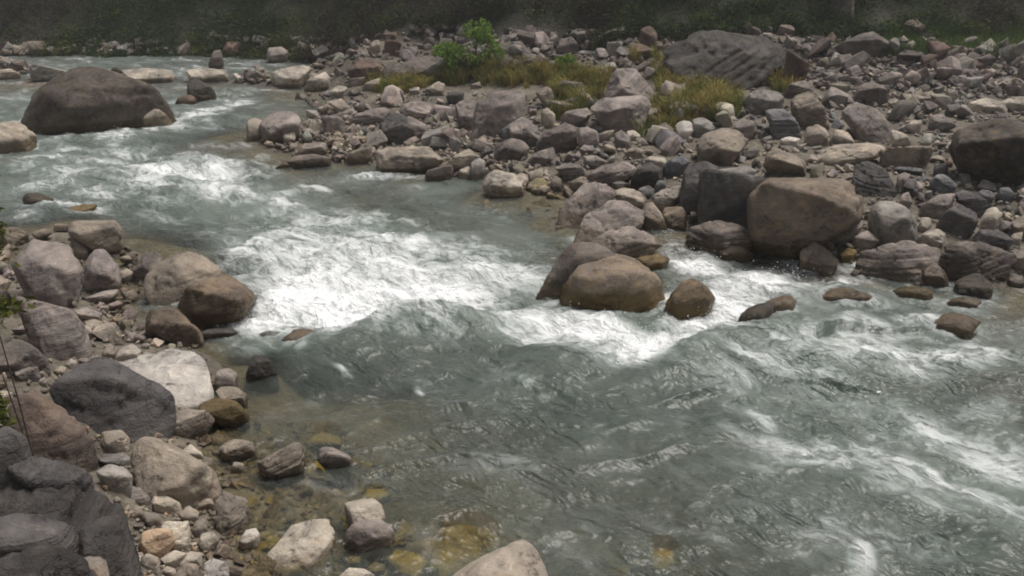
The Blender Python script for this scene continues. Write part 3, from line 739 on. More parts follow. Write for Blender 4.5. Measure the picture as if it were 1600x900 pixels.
D0|dtan|a|L|-|half-white stone standing in the shallows right of the cracked tan rock|1360,110 1400,68 1470,42 1582,60 1605,120 1500,155 1400,155|
D0|pale|r|L|-|small pale block in the shallows right of the large long boulder|1438,245 1460,188 1520,198 1535,242|
D0|tan|a|L|the tan boulder in the shallow edge|angular tan boulder at the edge of the brown shallows|1330,490 1340,440 1400,368 1480,363 1545,410 1545,560 1465,645 1390,655 1345,590|D=.5;r=1420:480:.6
D0|tan|r|L|-|tan cobble under the lower end of the large long boulder|935,460 960,398 1040,393 1125,440 1145,485 1090,515 975,508|
D0|dtan|r|L|-|grey tan cobble among the pebbles left of center beach|795,505 810,458 870,458 905,500 870,535|
D0|tan|r|L|-|oblong brown cobble in the middle of the pebble beach|888,545 900,498 1000,518 1025,565 960,605 905,575|
D0|grey|s|L|-|long thin slab right beside the slate outcrop's tip|768,395 790,338 880,358 945,420 935,475 850,450|;c=16
D0|grey|s|L|-|thin flat slab under the large long boulder's lower side|842,352 870,322 940,358 985,395 930,405|
D0|pale|a|L|the pale block on the pebble beach|pale square block in the middle of the pebble beach|998,610 1030,560 1180,558 1195,640 1175,725 1090,728|
D0|peach|a|L|the peach cracked stone|peach-coloured cracked stone on the pebble beach|868,710 890,620 1000,608 1082,620 1088,690 990,778 900,770|
D0|tan|r|L|-|tan round cobble right of the pale square block|1198,630 1218,558 1280,538 1302,610 1235,655|
D0|pale|a|L|-|pale angular cobble right of the pale square block near the water|1238,710 1260,640 1330,618 1372,680 1300,740|
D0|white|r|L|the white egg stone|white egg-shaped stone at the edge of the shallows|1488,690 1540,610 1600,598 1630,650 1605,705 1520,720|
D0|tan|r|L|-|round tan cobble at the foot of the slate outcrop|875,830 930,758 992,788 985,855 910,870|;c=16
D0|pale|r|L|-|pale flat cobble right of the peach cracked stone's foot|998,790 1090,738 1182,768 1095,835 1020,818|
D0|pale|r|L|-|pale stone at the bottom of the pebble beach near the water|1085,810 1190,748 1262,758 1255,825 1130,840|
D0|tan|r|L|-|tan stone at the bottom edge on the pebble beach|1095,890 1150,820 1242,830 1235,925 1110,930|
D0|white|r|L|-|whitish round stone at the bottom edge by the shallows|1245,930 1270,830 1330,788 1402,808 1445,880 1442,950|
D0|tan|r|L|-|small tan cobble on the bottom edge between round tan cobbles|998,880 1040,838 1102,858 1092,898|
D0|tan|r|L|-|tan cobble below the lower end of the large long boulder nearer the water|1115,515 1180,463 1245,500 1215,565 1140,555|
D0|dtan|r|L|-|brown cobble touching the lower tip of the large long boulder|1225,475 1250,408 1322,408 1345,460 1270,495|
D0|dark|s|L|the slate outcrop|jagged dark layered slate outcrop in the lower left corner|-160,480 -60,330 60,270 180,250 330,280 480,300 640,370 720,455 790,515 825,640 870,800 920,920 900,1060 300,1150 -160,1100|D=.5;r=330:640:.5,680:510:.5,560:800:.7,100:480:.3;b=1150;p=5.6;t=.4;A=1;c=16
D0|dslate|s|L|the slanting upper slab of the outcrop|purplish slate slab slanting across the top of the slate outcrop|30,235 130,170 210,140 300,150 450,220 590,310 610,350 560,380 400,340 250,310 80,290|D=.4;p=5.9;t=.5;A=1;c=16
D0|dslate|a|L|-|weathered slate chunk at the left edge above the slate outcrop|-120,80 0,-30 110,-5 190,70 180,150 80,210 -120,220|p=6.1;c=16
D1|pale|a|L|the slanting slab block in the shallows|slanting flat-topped pale slab block standing in the near shallows|58,785 170,660 220,590 300,568 440,533 475,560 502,640 455,745 390,840 330,875 200,852 80,825|D=.4;r=300:610:.35,350:830:.3;t=.5
D1|pale|a|L|the pale block in the shallows|pale block standing in the near shallows right of the slab block|548,432 640,420 730,423 792,470 815,545 785,610 600,620 558,500|D=.45;t=.45
D1|mauve|a|L|-|mauve stone leaning in front of the pale block in the shallows|555,630 600,560 760,538 865,600 832,655 720,705 640,730 570,690|D=.45;r=640:610:.5
D1|dtan|s|L|the grooved stone in the shallows|grooved tan stone in the shallows beside the mauve pointed stone|2,195 100,130 240,62 295,58 315,140 295,215 150,275 60,285 15,240|D=.45
D1|mauve|a|L|-|mauve pointed stone in the shallows right of the grooved stone|378,160 400,98 470,88 570,130 605,170 560,215 480,205 395,185|
D1|pale|r|L|-|pale stone just breaking the bottom edge in the shallows|495,920 580,848 680,858 745,900 770,960 500,970|
D1|tan|r|L|the round pale boulder at the bottom edge|speckled pale boulder at the bottom edge standing in the water|1210,930 1330,830 1460,790 1530,720 1640,668 1700,680 1770,750 1815,850 1840,960 1700,1060 1300,1060|D=.5;t=.4
C3|brown|r|C|the smooth brown hump|smooth brown rock hump washed by water below the side channel|305,75 380,15 490,3 600,30 660,75 500,110|
C3|dochre|r|C|-|ochre rock awash in the side channel under the long mauve boulder|765,25 840,-5 960,-5 1045,25 1000,55 850,48|
C3|dmauve|r|C|-|low dark rock awash near the right edge of the rapids|1115,95 1160,60 1260,53 1335,80 1300,112 1150,112|
C3|brown|r|C|-|brown boulder awash at right with foam against its left side|1035,220 1080,170 1130,153 1240,168 1340,205 1280,268 1060,268|
D1|uochre|r|U|the big submerged yellow rock|big yellowish rock under the water left of the bottom-edge boulder|1080,800 1110,690 1150,560 1300,528 1480,570 1540,650 1400,790 1150,870|z=.13
D1|uochre|r|U|-|yellow rock under shallow water in front of the pale block|795,755 880,713 1010,730 1070,785 1010,880 900,860|z=.12
D2|uochre|r|U|-|yellow rock glowing under the water right of the bottom-edge boulder|865,730 940,698 1022,730 1035,805 960,860 875,835|z=.14
D1|uochre|r|U|-|orange tinted stone under water above the mauve pointed stone|325,25 420,-10 545,25 525,65 340,62|z=.14
D1|uochre|r|U|-|small yellow stone under water below the grooved stone|298,245 330,193 402,213 445,262 380,280|z=.06
D0|utan|r|U|-|tan flat stone under the shallows above the angular tan boulder|1420,350 1500,275 1600,265 1690,300 1670,375 1500,380|z=.06
D1|utan|r|U|-|long brown stone under the shallows left of the slab block|-40,560 40,505 150,500 200,545 120,590 0,590|z=.06
D1|uochre|r|U|-|dark ochre stone under water above the pale block|660,395 700,345 790,345 850,380 780,410 700,415|z=.06
D1|utan|r|U|-|yellowish stone under water between slab block and pale block|690,840 740,800 810,820 800,860 720,870|z=.10
D1|uochre|r|U|-|pale yellow stone under water right of the slab block's foot|555,790 590,750 660,765 650,810 580,815|z=.08
D0|dark|a|L|-|dark hollowed block at the right end of the slate outcrop|430,640 560,540 690,505 780,525 825,650 865,820 900,930 700,980 560,900 430,780|D=.4;t=.1;p=5.35;c=16
D0|dslate|s|L|-|mossy lower ledge of the slate outcrop by the left edge|-100,560 150,525 350,565 490,630 440,740 200,770 -100,740|D=.4;t=.3;p=5.3;c=16
D0|tan|r|L|-|pale mossy lump low on the slate outcrop|430,860 500,790 600,780 665,800 640,860 520,900|D=.5;p=5.1;c=16
D0|dark|s|L|-|bottom ledge of the slate outcrop in the corner of the photo|-100,800 200,765 420,800 640,900 700,990 300,1040 -100,1040|D=.4;t=.3;p=5.05;c=16
'''

TONES = {'mauve': (.275, .242, .225), 'dmauve': (.165, .143, .132), 'grey': (.285, .270, .252), 'dark': (.068, .063, .061), 'slate': (.180, .184, .192),
         'dslate': (.115, .109, .109), 'tan': (.345, .302, .255), 'dtan': (.255, .220, .182), 'pale': (.43, .39, .335), 'white': (.52, .49, .455),
         'brown': (.205, .168, .135), 'dbrown': (.165, .130, .098), 'red': (.20, .135, .115), 'dred': (.155, .110, .092), 'ochre': (.27, .195, .085),
         'dochre': (.13, .095, .045), 'rbrown': (.150, .115, .096), 'slab': (.090, .083, .080), 'umber': (.088, .074, .065), 'peach': (.42, .31, .22), 'uochre': (.46, .38, .13), 'utan': (.30, .25, .15)}
PLACE = {'B': 'rocks of the gravel bar', 'L': 'rocks of the left bank', 'C': 'rocks standing in the rapids', 'X': 'rocks along the far bank',
         'U': 'rocks lying under the shallow water'}


def ico(level):
    bm = bmesh.new()
    bmesh.ops.create_icosphere(bm, subdivisions=level, radius=1.0)
    v = np.array([x.co[:] for x in bm.verts])
    f = np.array([[q.index for q in x.verts] for x in bm.faces])
    bm.free()
    return v / np.linalg.norm(v, axis=1, keepdims=True), f


ICO = {k: ico(k) for k in (2, 3, 4, 5, 6)}


def hull_planes(pts):
    bm = bmesh.new()
    for p in pts:
        bm.verts.new(p)
    r = bmesh.ops.convex_hull(bm, input=bm.verts[:])
    N, H = [], []
    bm.normal_update()
    for f in bm.faces:
        if f.calc_area() < 1e-9:
            continue
        n = np.array(f.normal[:])
        N.append(n)
        H.append(n @ np.array(f.verts[0].co[:]))
    bm.free()
    N, H = np.array(N), np.array(H)
    flip = H < 0
    N[flip] *= -1
    H = np.abs(H)
    # merge planes that nearly coincide, so that they do not count twice in the soft minimum
    keep = []
    for i in range(len(N)):
        if not any(N[i] @ N[j] > 0.995 and abs(H[i] - H[j]) < 0.03 for j in keep):
            keep.append(i)
    return N[keep], np.maximum(H[keep], 0.03)


FACET = [None]


def polytope(pts, level, p, cuts=0, depth=(.88, .96), rs=None):
    """rounded convex body through the hull of pts (roughly within the unit ball), as an icosphere pushed out to the hull;
    cuts: so many corners broken off"""
    pts = np.asarray(pts, float)
    c = (pts.max(0) + pts.min(0)) / 2
    N, H = hull_planes(pts - c)
    if cuts:
        n = rs.normal(size=(cuts, 3)) + np.array([0, .25, .5])
        n /= np.linalg.norm(n, axis=1, keepdims=True)
        hh = ((pts - c) @ n.T).max(0) * rs.uniform(depth[0], depth[1], cuts)
        N, H = np.concatenate([N, n]), np.concatenate([H, hh])
    D, Fc = ICO[level]
    q = np.maximum(D @ N.T, 0) / H
    m = q.max(1, keepdims=True)
    FACET[0] = q.argmax(1)
    r = 1.0 / (m[:, 0] * ((q / m) ** p).sum(1) ** (1.0 / p))
    return D * (r * (1.0 + 0.35 / p))[:, None] + c, Fc


SHAPE = {'a': (110, 0.016, 0.30), 'r': (40, 0.014, 0.18), 's': (110, 0.015, 0.9)}


def roughen(V, S, style, seed, nb, amp=1.0):
    """weathering: lumps, edges broken off, and ledges along the bedding of layered stone"""
    p, ra, sa = SHAPE[style]
    c = V.mean(0)
    d = V - c
    d = d / np.maximum(np.linalg.norm(d, axis=1, keepdims=True), 1e-9)
    o = np.array([seed * 3.71 % 97, seed * 1.93 % 89, seed * 5.17 % 83])
    q = V / S
    k = ra * fbm(q * 2.3 + o, 5, seed % 50, 0.60) * 2.2
    chips = fbm(q * 6.5 + o + 7, 3, seed % 50 + 9)
    k = k - 0.040 * sstep(0.18, 0.5, chips)
    bed = V @ nb
    w = bed / S * 9.0 + 0.3 * fbm(q * 1.1 + o, 2, 3)
    led = np.abs((w + 0.35 * np.sin(w * 1.25)) % 1.0 - 0.5) * 2
    k = k - sa * 0.035 * sstep(0.70, 0.92, led)
    return V + d * (k * S * amp)[:, None], bed


GROUND_ROCKS = []            # (name, label, verts, ...) kept for the water depth and for sight tests
HEROES = []


def fit(V, q, c2, base, u, v, d, H):
    """stretch the body a little so that it is as wide and as high as measured"""
    D = (base - EYE) @ d
    for it in range(2):
        k = D / (D - V[:, 2])
        e0 = (base - EYE) @ u, (base - EYE) @ v
        a = (V[:, 0] + c2[0] + e0[0]) * k - e0[0] - c2[0]
        b = (V[:, 1] + c2[1] + e0[1]) * k - e0[1] - c2[1]
        up = V[:, 1] > -.45 * H
        if up.sum() < 8:
            return V
        a0, a1, b1 = a[up].min(), a[up].max(), b.max()
        V = V.copy()
        V[:, 0] = (V[:, 0] - (a0 + a1) / 2) * (np.ptp(q[:, 0]) / (a1 - a0)) + (q[:, 0].max() + q[:, 0].min()) / 2
        V[:, 1] = (V[:, 1] + H / 2) * (H / (b1 + H / 2)) - H / 2
    return V


def rock_name(S, tone):
    return 'boulder' if S > 1.0 else ('rock' if S > 0.5 else 'stone')


def build_hero(line, idx):
    f = line.split('|')
    tile, tone, style, place, nick, label, pts, opt = f[0], f[1], f[2], f[3], f[4], f[5], f[6], f[7]
    o = dict(x.split('=') for x in opt.split(';') if x)
    tx, ty = TILES[tile]
    px = np.array([[float(v) for v in s.split(',')] for s in pts.split()]) / 4 + (tx, ty)
    rs = np.random.default_rng(1000 + idx)
    flat = 'z' in o
    ext_px = px.max(0) - px.min(0)
    big = max(ext_px)
    level = 5 if big > 44 else 4
    if flat:
        zt = -float(o['z'])
        P = to_plane(px, zt)
        C = P.mean(0)
        ab = P - C
        W = np.ptp(ab[:, 0]); L = np.ptp(ab[:, 1])
        th = 0.22 * min(W, L)
        ring = ab * 1.0; ring[:, 2] = -0.5 * th
        top = ab * rs.uniform(.6, .85, (len(ab), 1)); top[:, 2] = -rs.uniform(0, .25, len(ab)) * th
        bot = ab * .9; bot[:, 2] = -2.5 * th
        pts3 = np.concatenate([ring, top, bot])
        sc = np.array([W / 2, L / 2, th])
        S = math.sqrt(W * L)
        V, Fc = polytope(pts3 / sc, level, SHAPE[style][0])
        V = V * sc
        nb = np.array([0.2, 0.1, 1.0]); nb /= np.linalg.norm(nb)
        base = C
    else:
        yb = px[:, 1].max()
        low = px[px[:, 1] > yb - 0.25 * ext_px[1] - 1]
        xb = low[:, 0].mean()
        if 'b' in o:
            yb = float(o['b']) / 4 + ty
        if 'p' in o:
            base = EYE + rays([[xb, yb]])[0] * float(o['p'])
        else:
            base = hit([[xb, yb]])[0]
        cen = (px.max(0) + px.min(0)) / 2
        d = rays([cen])[0]
        u = np.cross(d, (0, 0, 1)); u /= np.linalg.norm(u)
        v = np.cross(u, d)
        R = rays(px)
        t = ((base - EYE) @ d) / (R @ d)
        P = EYE + R * t[:, None]
        ab = np.stack([(P - base) @ u, (P - base) @ v], -1)
        c2 = (ab.max(0) + ab.min(0)) / 2
        W, H = ab.max(0) - ab.min(0)
        q = ab - c2
        if style != 'r':                          # few corners: broad flat faces between them
            q = list(map(tuple, q))
            while len(q) > 7:
                ar = [abs((q[i - 1][0] - q[i][0]) * (q[(i + 1) % len(q)][1] - q[i][1]) - (q[i - 1][1] - q[i][1]) * (q[(i + 1) % len(q)][0] - q[i][0]))
                      for i in range(len(q))]
                q.pop(int(np.argmin(ar)))
            q = np.array(q)
        S = math.sqrt(W * H)
        dep = float(o.get('D', .45)) * min(W, H * 1.7)
        A = []
        tl_ = float(o.get('t', {'a': .12, 'r': .12, 's': .2}[style])) * min(2.2, CAM_H / 6 * math.hypot(d[0], d[1]) / -d[2])
        back = lambda bb: -tl_ * (bb + H / 2)
        for a, b in q:
            A.append((a, b, back(b) + dep * rs.uniform(-.2, .2) * (1 if style == 'r' else .5)))
        rpts = [x for x in o.get('r', '').split(',') if x]
        if style != 'r' and not rpts:              # a broken block: an upper face and a front face meeting along a ridge
            b0, sl = rs.uniform(-.12, .22) * H, rs.uniform(-.45, .45) * H / W
            k1, k2 = rs.uniform(.7, 1.3), rs.uniform(.15, .5)
            if 'f' in o:
                b0, sl, k1, k2 = [float(x) for x in o['f'].split(':')]
                b0, sl = b0 * H, sl * H / W
            g = rs.uniform(-.25, .25) * dep / W

            def face(a, b_):
                e = b_ - b0 - sl * a
                return max(dep * rs.uniform(.86, .94) - (k1 * e if e > 0 else -k2 * e) + g * a, -.1 * dep)
            for a, b_ in q:
                A.append((a * .8, b_ * .8, back(b_ * .8) + face(a * .8, b_ * .8)))
            for aa in (-.33, 0, .33):
                bb = b0 + sl * aa * W
                A.append((aa * W, bb, back(bb) + dep * .95 + g * aa * W))
        nf_ = 1 if rpts else (6 if style == 'r' else 0)
        for k in range(nf_):                      # where the upper faces break over into the front
            aa = (k + .5) / nf_ - .5
            bb = rs.uniform(-.28, .14) * H
            A.append(((aa * .8 + rs.uniform(-.08, .08)) * W, bb, back(bb) + dep * rs.uniform(.6, 1.0) * (.35 if rpts else 1)))
        for k in range(6 if style == 'r' else 4):
            i = rs.integers(len(q))
            s = rs.uniform(.4, .85)
            A.append((q[i, 0] * s, q[i, 1] * s - .05 * H, back(q[i, 1] * s) - dep * rs.uniform(.65, 1.0)))
        for r in rpts:
            rx, ry, rf = [float(x) for x in r.split(':')]
            g = rays([[rx / 4 + tx, ry / 4 + ty]])[0]
            g = EYE + g * (((base - EYE) @ d) / (g @ d)) - base
            A.append((g @ u - c2[0], g @ v - c2[1], back(g @ v - c2[1]) + dep * rf))
        A = np.array(A)
        # the foot of the rock goes on below the ground or the water
        down = np.array([0.0, v @ (0, 0, -1), -(d @ (0, 0, -1))])
        foot = np.array([(a * 1.0, b, w_) for a, b in q if b < -.2 * H for w_ in (-.6 * dep, .25 * dep)])
        if len(foot):
            A = np.concatenate([A, foot + down * max(.22 * H + .08, base[2] - float(terrain([base[0]], [base[1]])[0]) + .1 if base[2] < .05 else (.5 if 'p' in o else 0))])
        sc = np.array([W / 2, H / 2, max(np.ptp(A[:, 2]) / 2, 1e-3)])
        V, Fc = polytope(A / sc, level, SHAPE[style][0], int(o.get('c', {'a': 7, 's': 6, 'r': 6}[style])), (.78, .95) if 'c' in o else (.86, .95) if style != 'r' else (.92, .975), rs)
        V = V * sc
        V = fit(V, q, c2, base, u, v, d, H)
        V = (V[:, 0:1] + c2[0]) * u + (V[:, 1:2] + c2[1]) * v - V[:, 2:3] * d
        # bedding of the layered stones dips to the right as most of them do here
        nb = u * rs.uniform(-.5, .1) + v * rs.uniform(.7, 1.0) - d * rs.uniform(.1, .6)
        nb /= np.linalg.norm(nb)
    V, bed = roughen(V, S, style, idx * 7 + 3, nb, float(o.get('A', 1)))
    col = np.array(TONES[tone]) * rs.uniform(.92, 1.08)
    nv = len(V)
    fv_ = rs.normal(0, .085, 400)[FACET[0]]          # each face of the stone has weathered on its own
    rings = np.zeros(nv); cnt_ = np.zeros(nv)
    for it in range(2):
        rings[:] = 0; cnt_[:] = 0
        for a_, b_ in ((0, 1), (1, 2), (2, 0)):
            np.add.at(rings, Fc[:, a_], fv_[Fc[:, b_]]); np.add.at(cnt_, Fc[:, a_], 1)
        fv_ = .5 * fv_ + .5 * rings / cnt_
    aux = np.stack([bed + base @ nb, np.full(nv, SHAPE[style][2]), np.full(nv, float(o.get('st', {'C': .3, 'L': .03}.get(place, .12))))], -1)
    nm = 'slate_outcrop' if 'outcrop' in label and S > 1.2 and place == 'L' else rock_name(S, tone)
    me = make_mesh(nm, V, Fc, M_ROCK, True, {'tint': col[None] * (1 + fv_)[:, None], 'aux': aux})
    ob = link(nm, me, base)
    tag(ob, label, nm.replace('_', ' '), PLACE[place])
    HEROES.append(dict(px=px, nick=nick, base=base, V=V + base, F=Fc, S=S, dist=np.linalg.norm(base - EYE), place=place, label=label))


for i, line in enumerate([l for l in ROCKS.strip().split('\n') if l]):
    build_hero(line, i)

# ------------------------------------------------------------------ the smaller stones between them
frs = np.random.default_rng(21)
PROTO = []


def block(k):
    """a broken slab: the hull of a jittered box with its edges knocked off"""
    pts = []
    for sx in (-1, 1):
        for sy in (-1, 1):
            for sz in (-1, 1):
                if frs.random() < .86:
                    pts.append(np.array([sx, sy, sz]) * frs.uniform(.45, 1.0, 3))
    for j in range(3):
        pts.append(np.append(frs.uniform(-1, 1, 2) * .6, frs.choice([-1, 1])) * frs.uniform(.9, 1.1))
    bm = bmesh.new()
    for p in pts:
        bm.verts.new(p)
    r = bmesh.ops.convex_hull(bm, input=bm.verts[:])
    junk = list({e for e in r['geom_interior'] + r['geom_unused'] if isinstance(e, bmesh.types.BMVert)})
    if junk:
        bmesh.ops.delete(bm, geom=junk, context='VERTS')
    bmesh.ops.dissolve_limit(bm, angle_limit=math.radians(12), verts=bm.verts[:], edges=bm.edges[:])
    bmesh.ops.bevel(bm, geom=bm.edges[:], offset=.10, segments=2, profile=.6, affect='EDGES', clamp_overlap=True)
    bmesh.ops.triangulate(bm, faces=bm.faces[:])
    long_e = [e for e in bm.edges if e.calc_length() > .45]
    bmesh.ops.subdivide_edges(bm, edges=long_e, cuts=1)
    bmesh.ops.triangulate(bm, faces=bm.faces[:])
    V = np.array([v.co[:] for v in bm.verts])
    Fc = np.array([[v.index for v in f.verts] for f in bm.faces])
    bm.free()
    V = V + .05 * np.stack([fbm(V * 1.7 + 9 * q + k, 2, k) for q in range(3)], -1)
    return V, Fc


for k in range(36):
    out = {}
    if k % 3 == 1:
        n = int(frs.integers(9, 16))
        d = frs.normal(size=(n, 3)); d /= np.linalg.norm(d, axis=1, keepdims=True)
        pp = d * frs.uniform(0.8, 1.1, (n, 1))
        sq = np.array([1.0, frs.uniform(.6, .9), frs.uniform(.42, .72)])
        for lv in (2, 3):
            V, Fc = polytope(pp, lv, 14)
            V, _ = roughen(V * sq, 1.6, 'r', 40 + k, np.array([0, 0, 1.0]), 0.9)
            out[lv] = (V, Fc)
    else:
        V, Fc = block(k)
        sq = np.array([1.0, frs.uniform(.5, .9), frs.uniform(.36, .75)])
        out[2] = out[3] = (V * sq, Fc)
    PROTO.append(out)

AREAS = [  # outline in photo pixels, number, size in photo pixels, tones, flatness
    ('bar', '470,150 620,140 900,150 1200,130 1600,165 1600,440 1340,432 1190,395 1070,360 1000,372 880,310 760,292 640,262 540,252 440,238 385,200', 1700, (15, 50),
     'mauve*5 grey*4 tan*3 dtan*3 pale slate*2 dmauve*2', 1.0),
    ('bar', '375,172 470,160 760,190 880,290 860,306 760,296 640,266 560,258 440,245 395,215', 900, (8, 32), 'tan*4 pale*3 dtan*2 mauve*2', 1.0),
    ('bar', '1330,150 1600,150 1600,190 1400,200', 260, (4, 14), 'grey*2 dtan*2 mauve*2 pale', 1.0),
    ('bar', '470,150 620,140 900,150 1200,130 1600,165 1600,440 1340,432 1190,395 1070,360 1000,372 880,310 760,292 640,262 540,252 440,238 385,200', 1200, (6, 15), 'mauve*4 grey*3 tan*3 pale*2 dtan*2 slate', 1.0),
    ('bar', '1150,180 1600,165 1600,440 1340,430 1200,395 1070,350', 300, (20, 50), 'mauve*4 dslate*2 dmauve*3 dtan*2 tan*2 grey*3', 1.0),
    ('bar', '560,160 900,150 1150,185 1070,350 880,300 640,240', 170, (18, 48), 'mauve*4 dslate dmauve*3 dtan*2 tan*2 grey*3', 1.0),
    ('far', '480,120 640,70 1000,62 1250,66 1600,85 1600,140 1200,125 900,110', 260, (14, 44), 'dmauve*4 mauve*2 grey dred', 1.0),
    ('beach', '150,500 300,520 345,600 335,715 345,760 392,800 345,905 190,905 150,740 100,600', 560, (12, 44), 'tan*5 pale*3 dtan*3 grey peach', 1.0),
    ('beach', '190,790 330,780 345,905 195,905', 260, (7, 24), 'tan*5 pale*4 dtan peach', 1.0),
    ('beach', '0,530 150,470 230,500 320,640 150,700 0,660', 240, (10, 38), 'mauve*2 dtan*3 tan*2 dmauve', 1.0),
    ('beach', '0,380 60,378 110,355 195,375 250,450 180,500 80,470 0,480', 220, (10, 40), 'mauve*2 dtan tan', 1.0),
    ('bed', '330,640 520,670 600,720 640,800 610,905 345,905 395,830 340,740', 620, (12, 50), 'utan*4 uochre tan*2 dtan*2', 0.55),
    ('bed', '760,265 880,300 880,400 800,350 600,290', 60, (14, 50), 'utan*3 dtan', 0.5),
    ('bed', '610,800 900,860 1100,870 1100,905 600,905', 90, (20, 64), 'utan*3 dtan uochre', 0.5),
    ('bar', '1600,120 1850,120 1850,450 1600,445', 420, (12, 50), 'mauve*4 grey*3 dtan*2 tan dmauve*2 dslate', 1.0),
    ('beach', '-260,400 0,400 0,900 -260,900', 420, (14, 60), 'mauve*2 dtan*3 tan*2 dmauve grey', 1.0),
    ('far', '0,74 400,62 640,50 1000,44 1300,52 1600,74 1600,150 1200,135 900,125 620,122 480,135 300,128 0,124', 2200, (6, 28), 'dmauve*5 mauve*3 grey*2 dred dtan', 1.0),
    ('far', '0,80 300,80 420,100 420,126 0,122', 300, (9, 28), 'tan*3 grey*3 mauve*2 pale*2', 0.9),
    ('far', '0,92 500,104 505,133 250,128 0,126', 420, (6, 24), 'tan*4 pale*3 grey*3', 0.8),
    ('far', '1160,90 1600,90 1600,150 1260,140', 600, (4, 18), 'dmauve*4 mauve*2 grey pale', 1.0),
]


def in_poly(p, poly):
    x, y = p[:, 0], p[:, 1]
    ins = np.zeros(len(p), bool)
    n = len(poly)
    for i in range(n):
        x0, y0 = poly[i]; x1, y1 = poly[(i + 1) % n]
        c = ((y0 > y) != (y1 > y))
        if y0 != y1:
            ins ^= c & (x < (x1 - x0) * (y - y0) / (y1 - y0) + x0)
    return ins


STONES = []
for area, poly, n, (s0, s1), tones, fl in AREAS:
    poly = np.array([[float(v) for v in s.split(',')] for s in poly.split()])
    lo, hi = poly.min(0), poly.max(0)
    c = frs.uniform(lo, hi, (n * 6, 2))
    c = c[in_poly(c, poly)][:n]
    for h_ in HEROES:                         # no loose stone where a big one lies
        if h_['place'] != 'U':
            mid_ = h_['px'].mean(0)
            c = c if not len(c) else c[~in_poly(c, mid_ + (h_['px'] - mid_) * .92)]
    if not len(c):
        continue
    P = hit(c, over_water=False)
    tl = []
    for s in tones.split():
        a, _, b = s.partition('*')
        tl += [a] * int(b or 1)
    for (cx, cy), p in zip(c, P):
        if p[1] > 70:
            continue
        if area != 'bed' and p[2] < -0.05:
            continue
        dist = np.linalg.norm(p - EYE)
        size = s0 * (s1 / s0) ** (frs.random() ** 1.7)
        if size > 13 and area != 'bed':           # nor a middling one that would hide it
            q_ = np.array([[cx, cy - .35 * size], [cx - .4 * size, cy - .1 * size], [cx + .4 * size, cy - .1 * size], [cx, cy - .65 * size]])
            if any(in_poly(q_, h_['px']).any() for h_ in HEROES if h_['place'] != 'U' and (np.abs(h_['px'].mean(0) - (cx, cy)) < np.ptp(h_['px'], axis=0) / 2 + size).all()):
                size = frs.uniform(5, 10)
        r = 0.5 * size * dist / F
        STONES.append(dict(p=p, r=r, fl=fl, tone=tl[frs.integers(len(tl))], k=(lambda q: (q + 1 if (q % 3 == 1 and area in ('bar', 'far') and frs.random() < .55) else q) % 36)(int(frs.integers(len(PROTO)))), area=area, dist=dist))


def rot(rs_):
    a = rs_.uniform(0, 2 * math.pi)
    tx_, ty_ = rs_.normal(0, .42, 2)
    ca, sa = math.cos(a), math.sin(a)
    Rz = np.array([[ca, -sa, 0], [sa, ca, 0], [0, 0, 1]])
    cx_, sx_ = math.cos(tx_), math.sin(tx_)
    cy_, sy_ = math.cos(ty_), math.sin(ty_)
    return np.array([[1, 0, 0], [0, cx_, -sx_], [0, sx_, cx_]]) @ np.array([[cy_, 0, sy_], [0, 1, 0], [-sy_, 0, cy_]]) @ Rz


for s in STONES:
    s['R'] = rot(frs)
    s['sc'] = np.array([1, 1, s['fl']]) * s['r'] * frs.uniform(.85, 1.2, 3)
    s['c'] = s['p'] + np.array([0, 0, s['r'] * (.40 if s['area'] != 'bed' else .0)])
    s['col'] = np.array(TONES[s['tone']]) * frs.uniform(.8, 1.15) * frs.uniform(.96, 1.04, 3)
    s['bedn'] = s['R'] @ np.array([0, 0, 1.0])
    s['ss'] = frs.choice([.1, .15, .7])

# which stones show largest: paint everything near to far on a small canvas
CW, CH = 800, 450
canvas = np.full((CH, CW), -1, int)
items = [(h['dist'], 'h', i) for i, h in enumerate(HEROES)] + [(s['dist'], 's', i) for i, s in enumerate(STONES)]
items.sort(key=lambda x: -x[0])
for dist, kind, i in items:
    if kind == 'h':
        poly = HEROES[i]['px'] / 2
        code = 100000 + i
    else:
        s = STONES[i]
        q = to_px(s['c'])
        rx, ry = s['r'] * F / dist, s['r'] * F / dist * .7
        an = np.linspace(0, 2 * math.pi, 9)[:-1]
        poly = (q + np.stack([np.cos(an) * rx, np.sin(an) * ry], -1)) / 2
        code = i
    x0, y0 = np.floor(poly.min(0)).astype(int)
    x1, y1 = np.ceil(poly.max(0)).astype(int) + 1
    x0, x1 = max(x0, 0), min(x1, CW)
    y0, y1 = max(y0, 0), min(y1, CH)
    if x1 <= x0 or y1 <= y0:
        continue
    yy, xx = np.mgrid[y0:y1, x0:x1]
    m = in_poly(np.stack([xx.ravel() + .5, yy.ravel() + .5], -1), poly).reshape(yy.shape)
    canvas[y0:y1, x0:x1][m] = code
vis = {}
ids, inv = np.unique(canvas, return_inverse=True)
inv = inv.reshape(canvas.shape)
yy, xx = np.mgrid[0:CH, 0:CW]
cnt = np.bincount(inv.ravel())
mx = np.bincount(inv.ravel(), xx.ravel()) / cnt * 2
my = np.bincount(inv.ravel(), yy.ravel()) / cnt * 2
for i, c, a, b in zip(ids, cnt, mx, my):
    vis[int(i)] = (int(c), a, b)

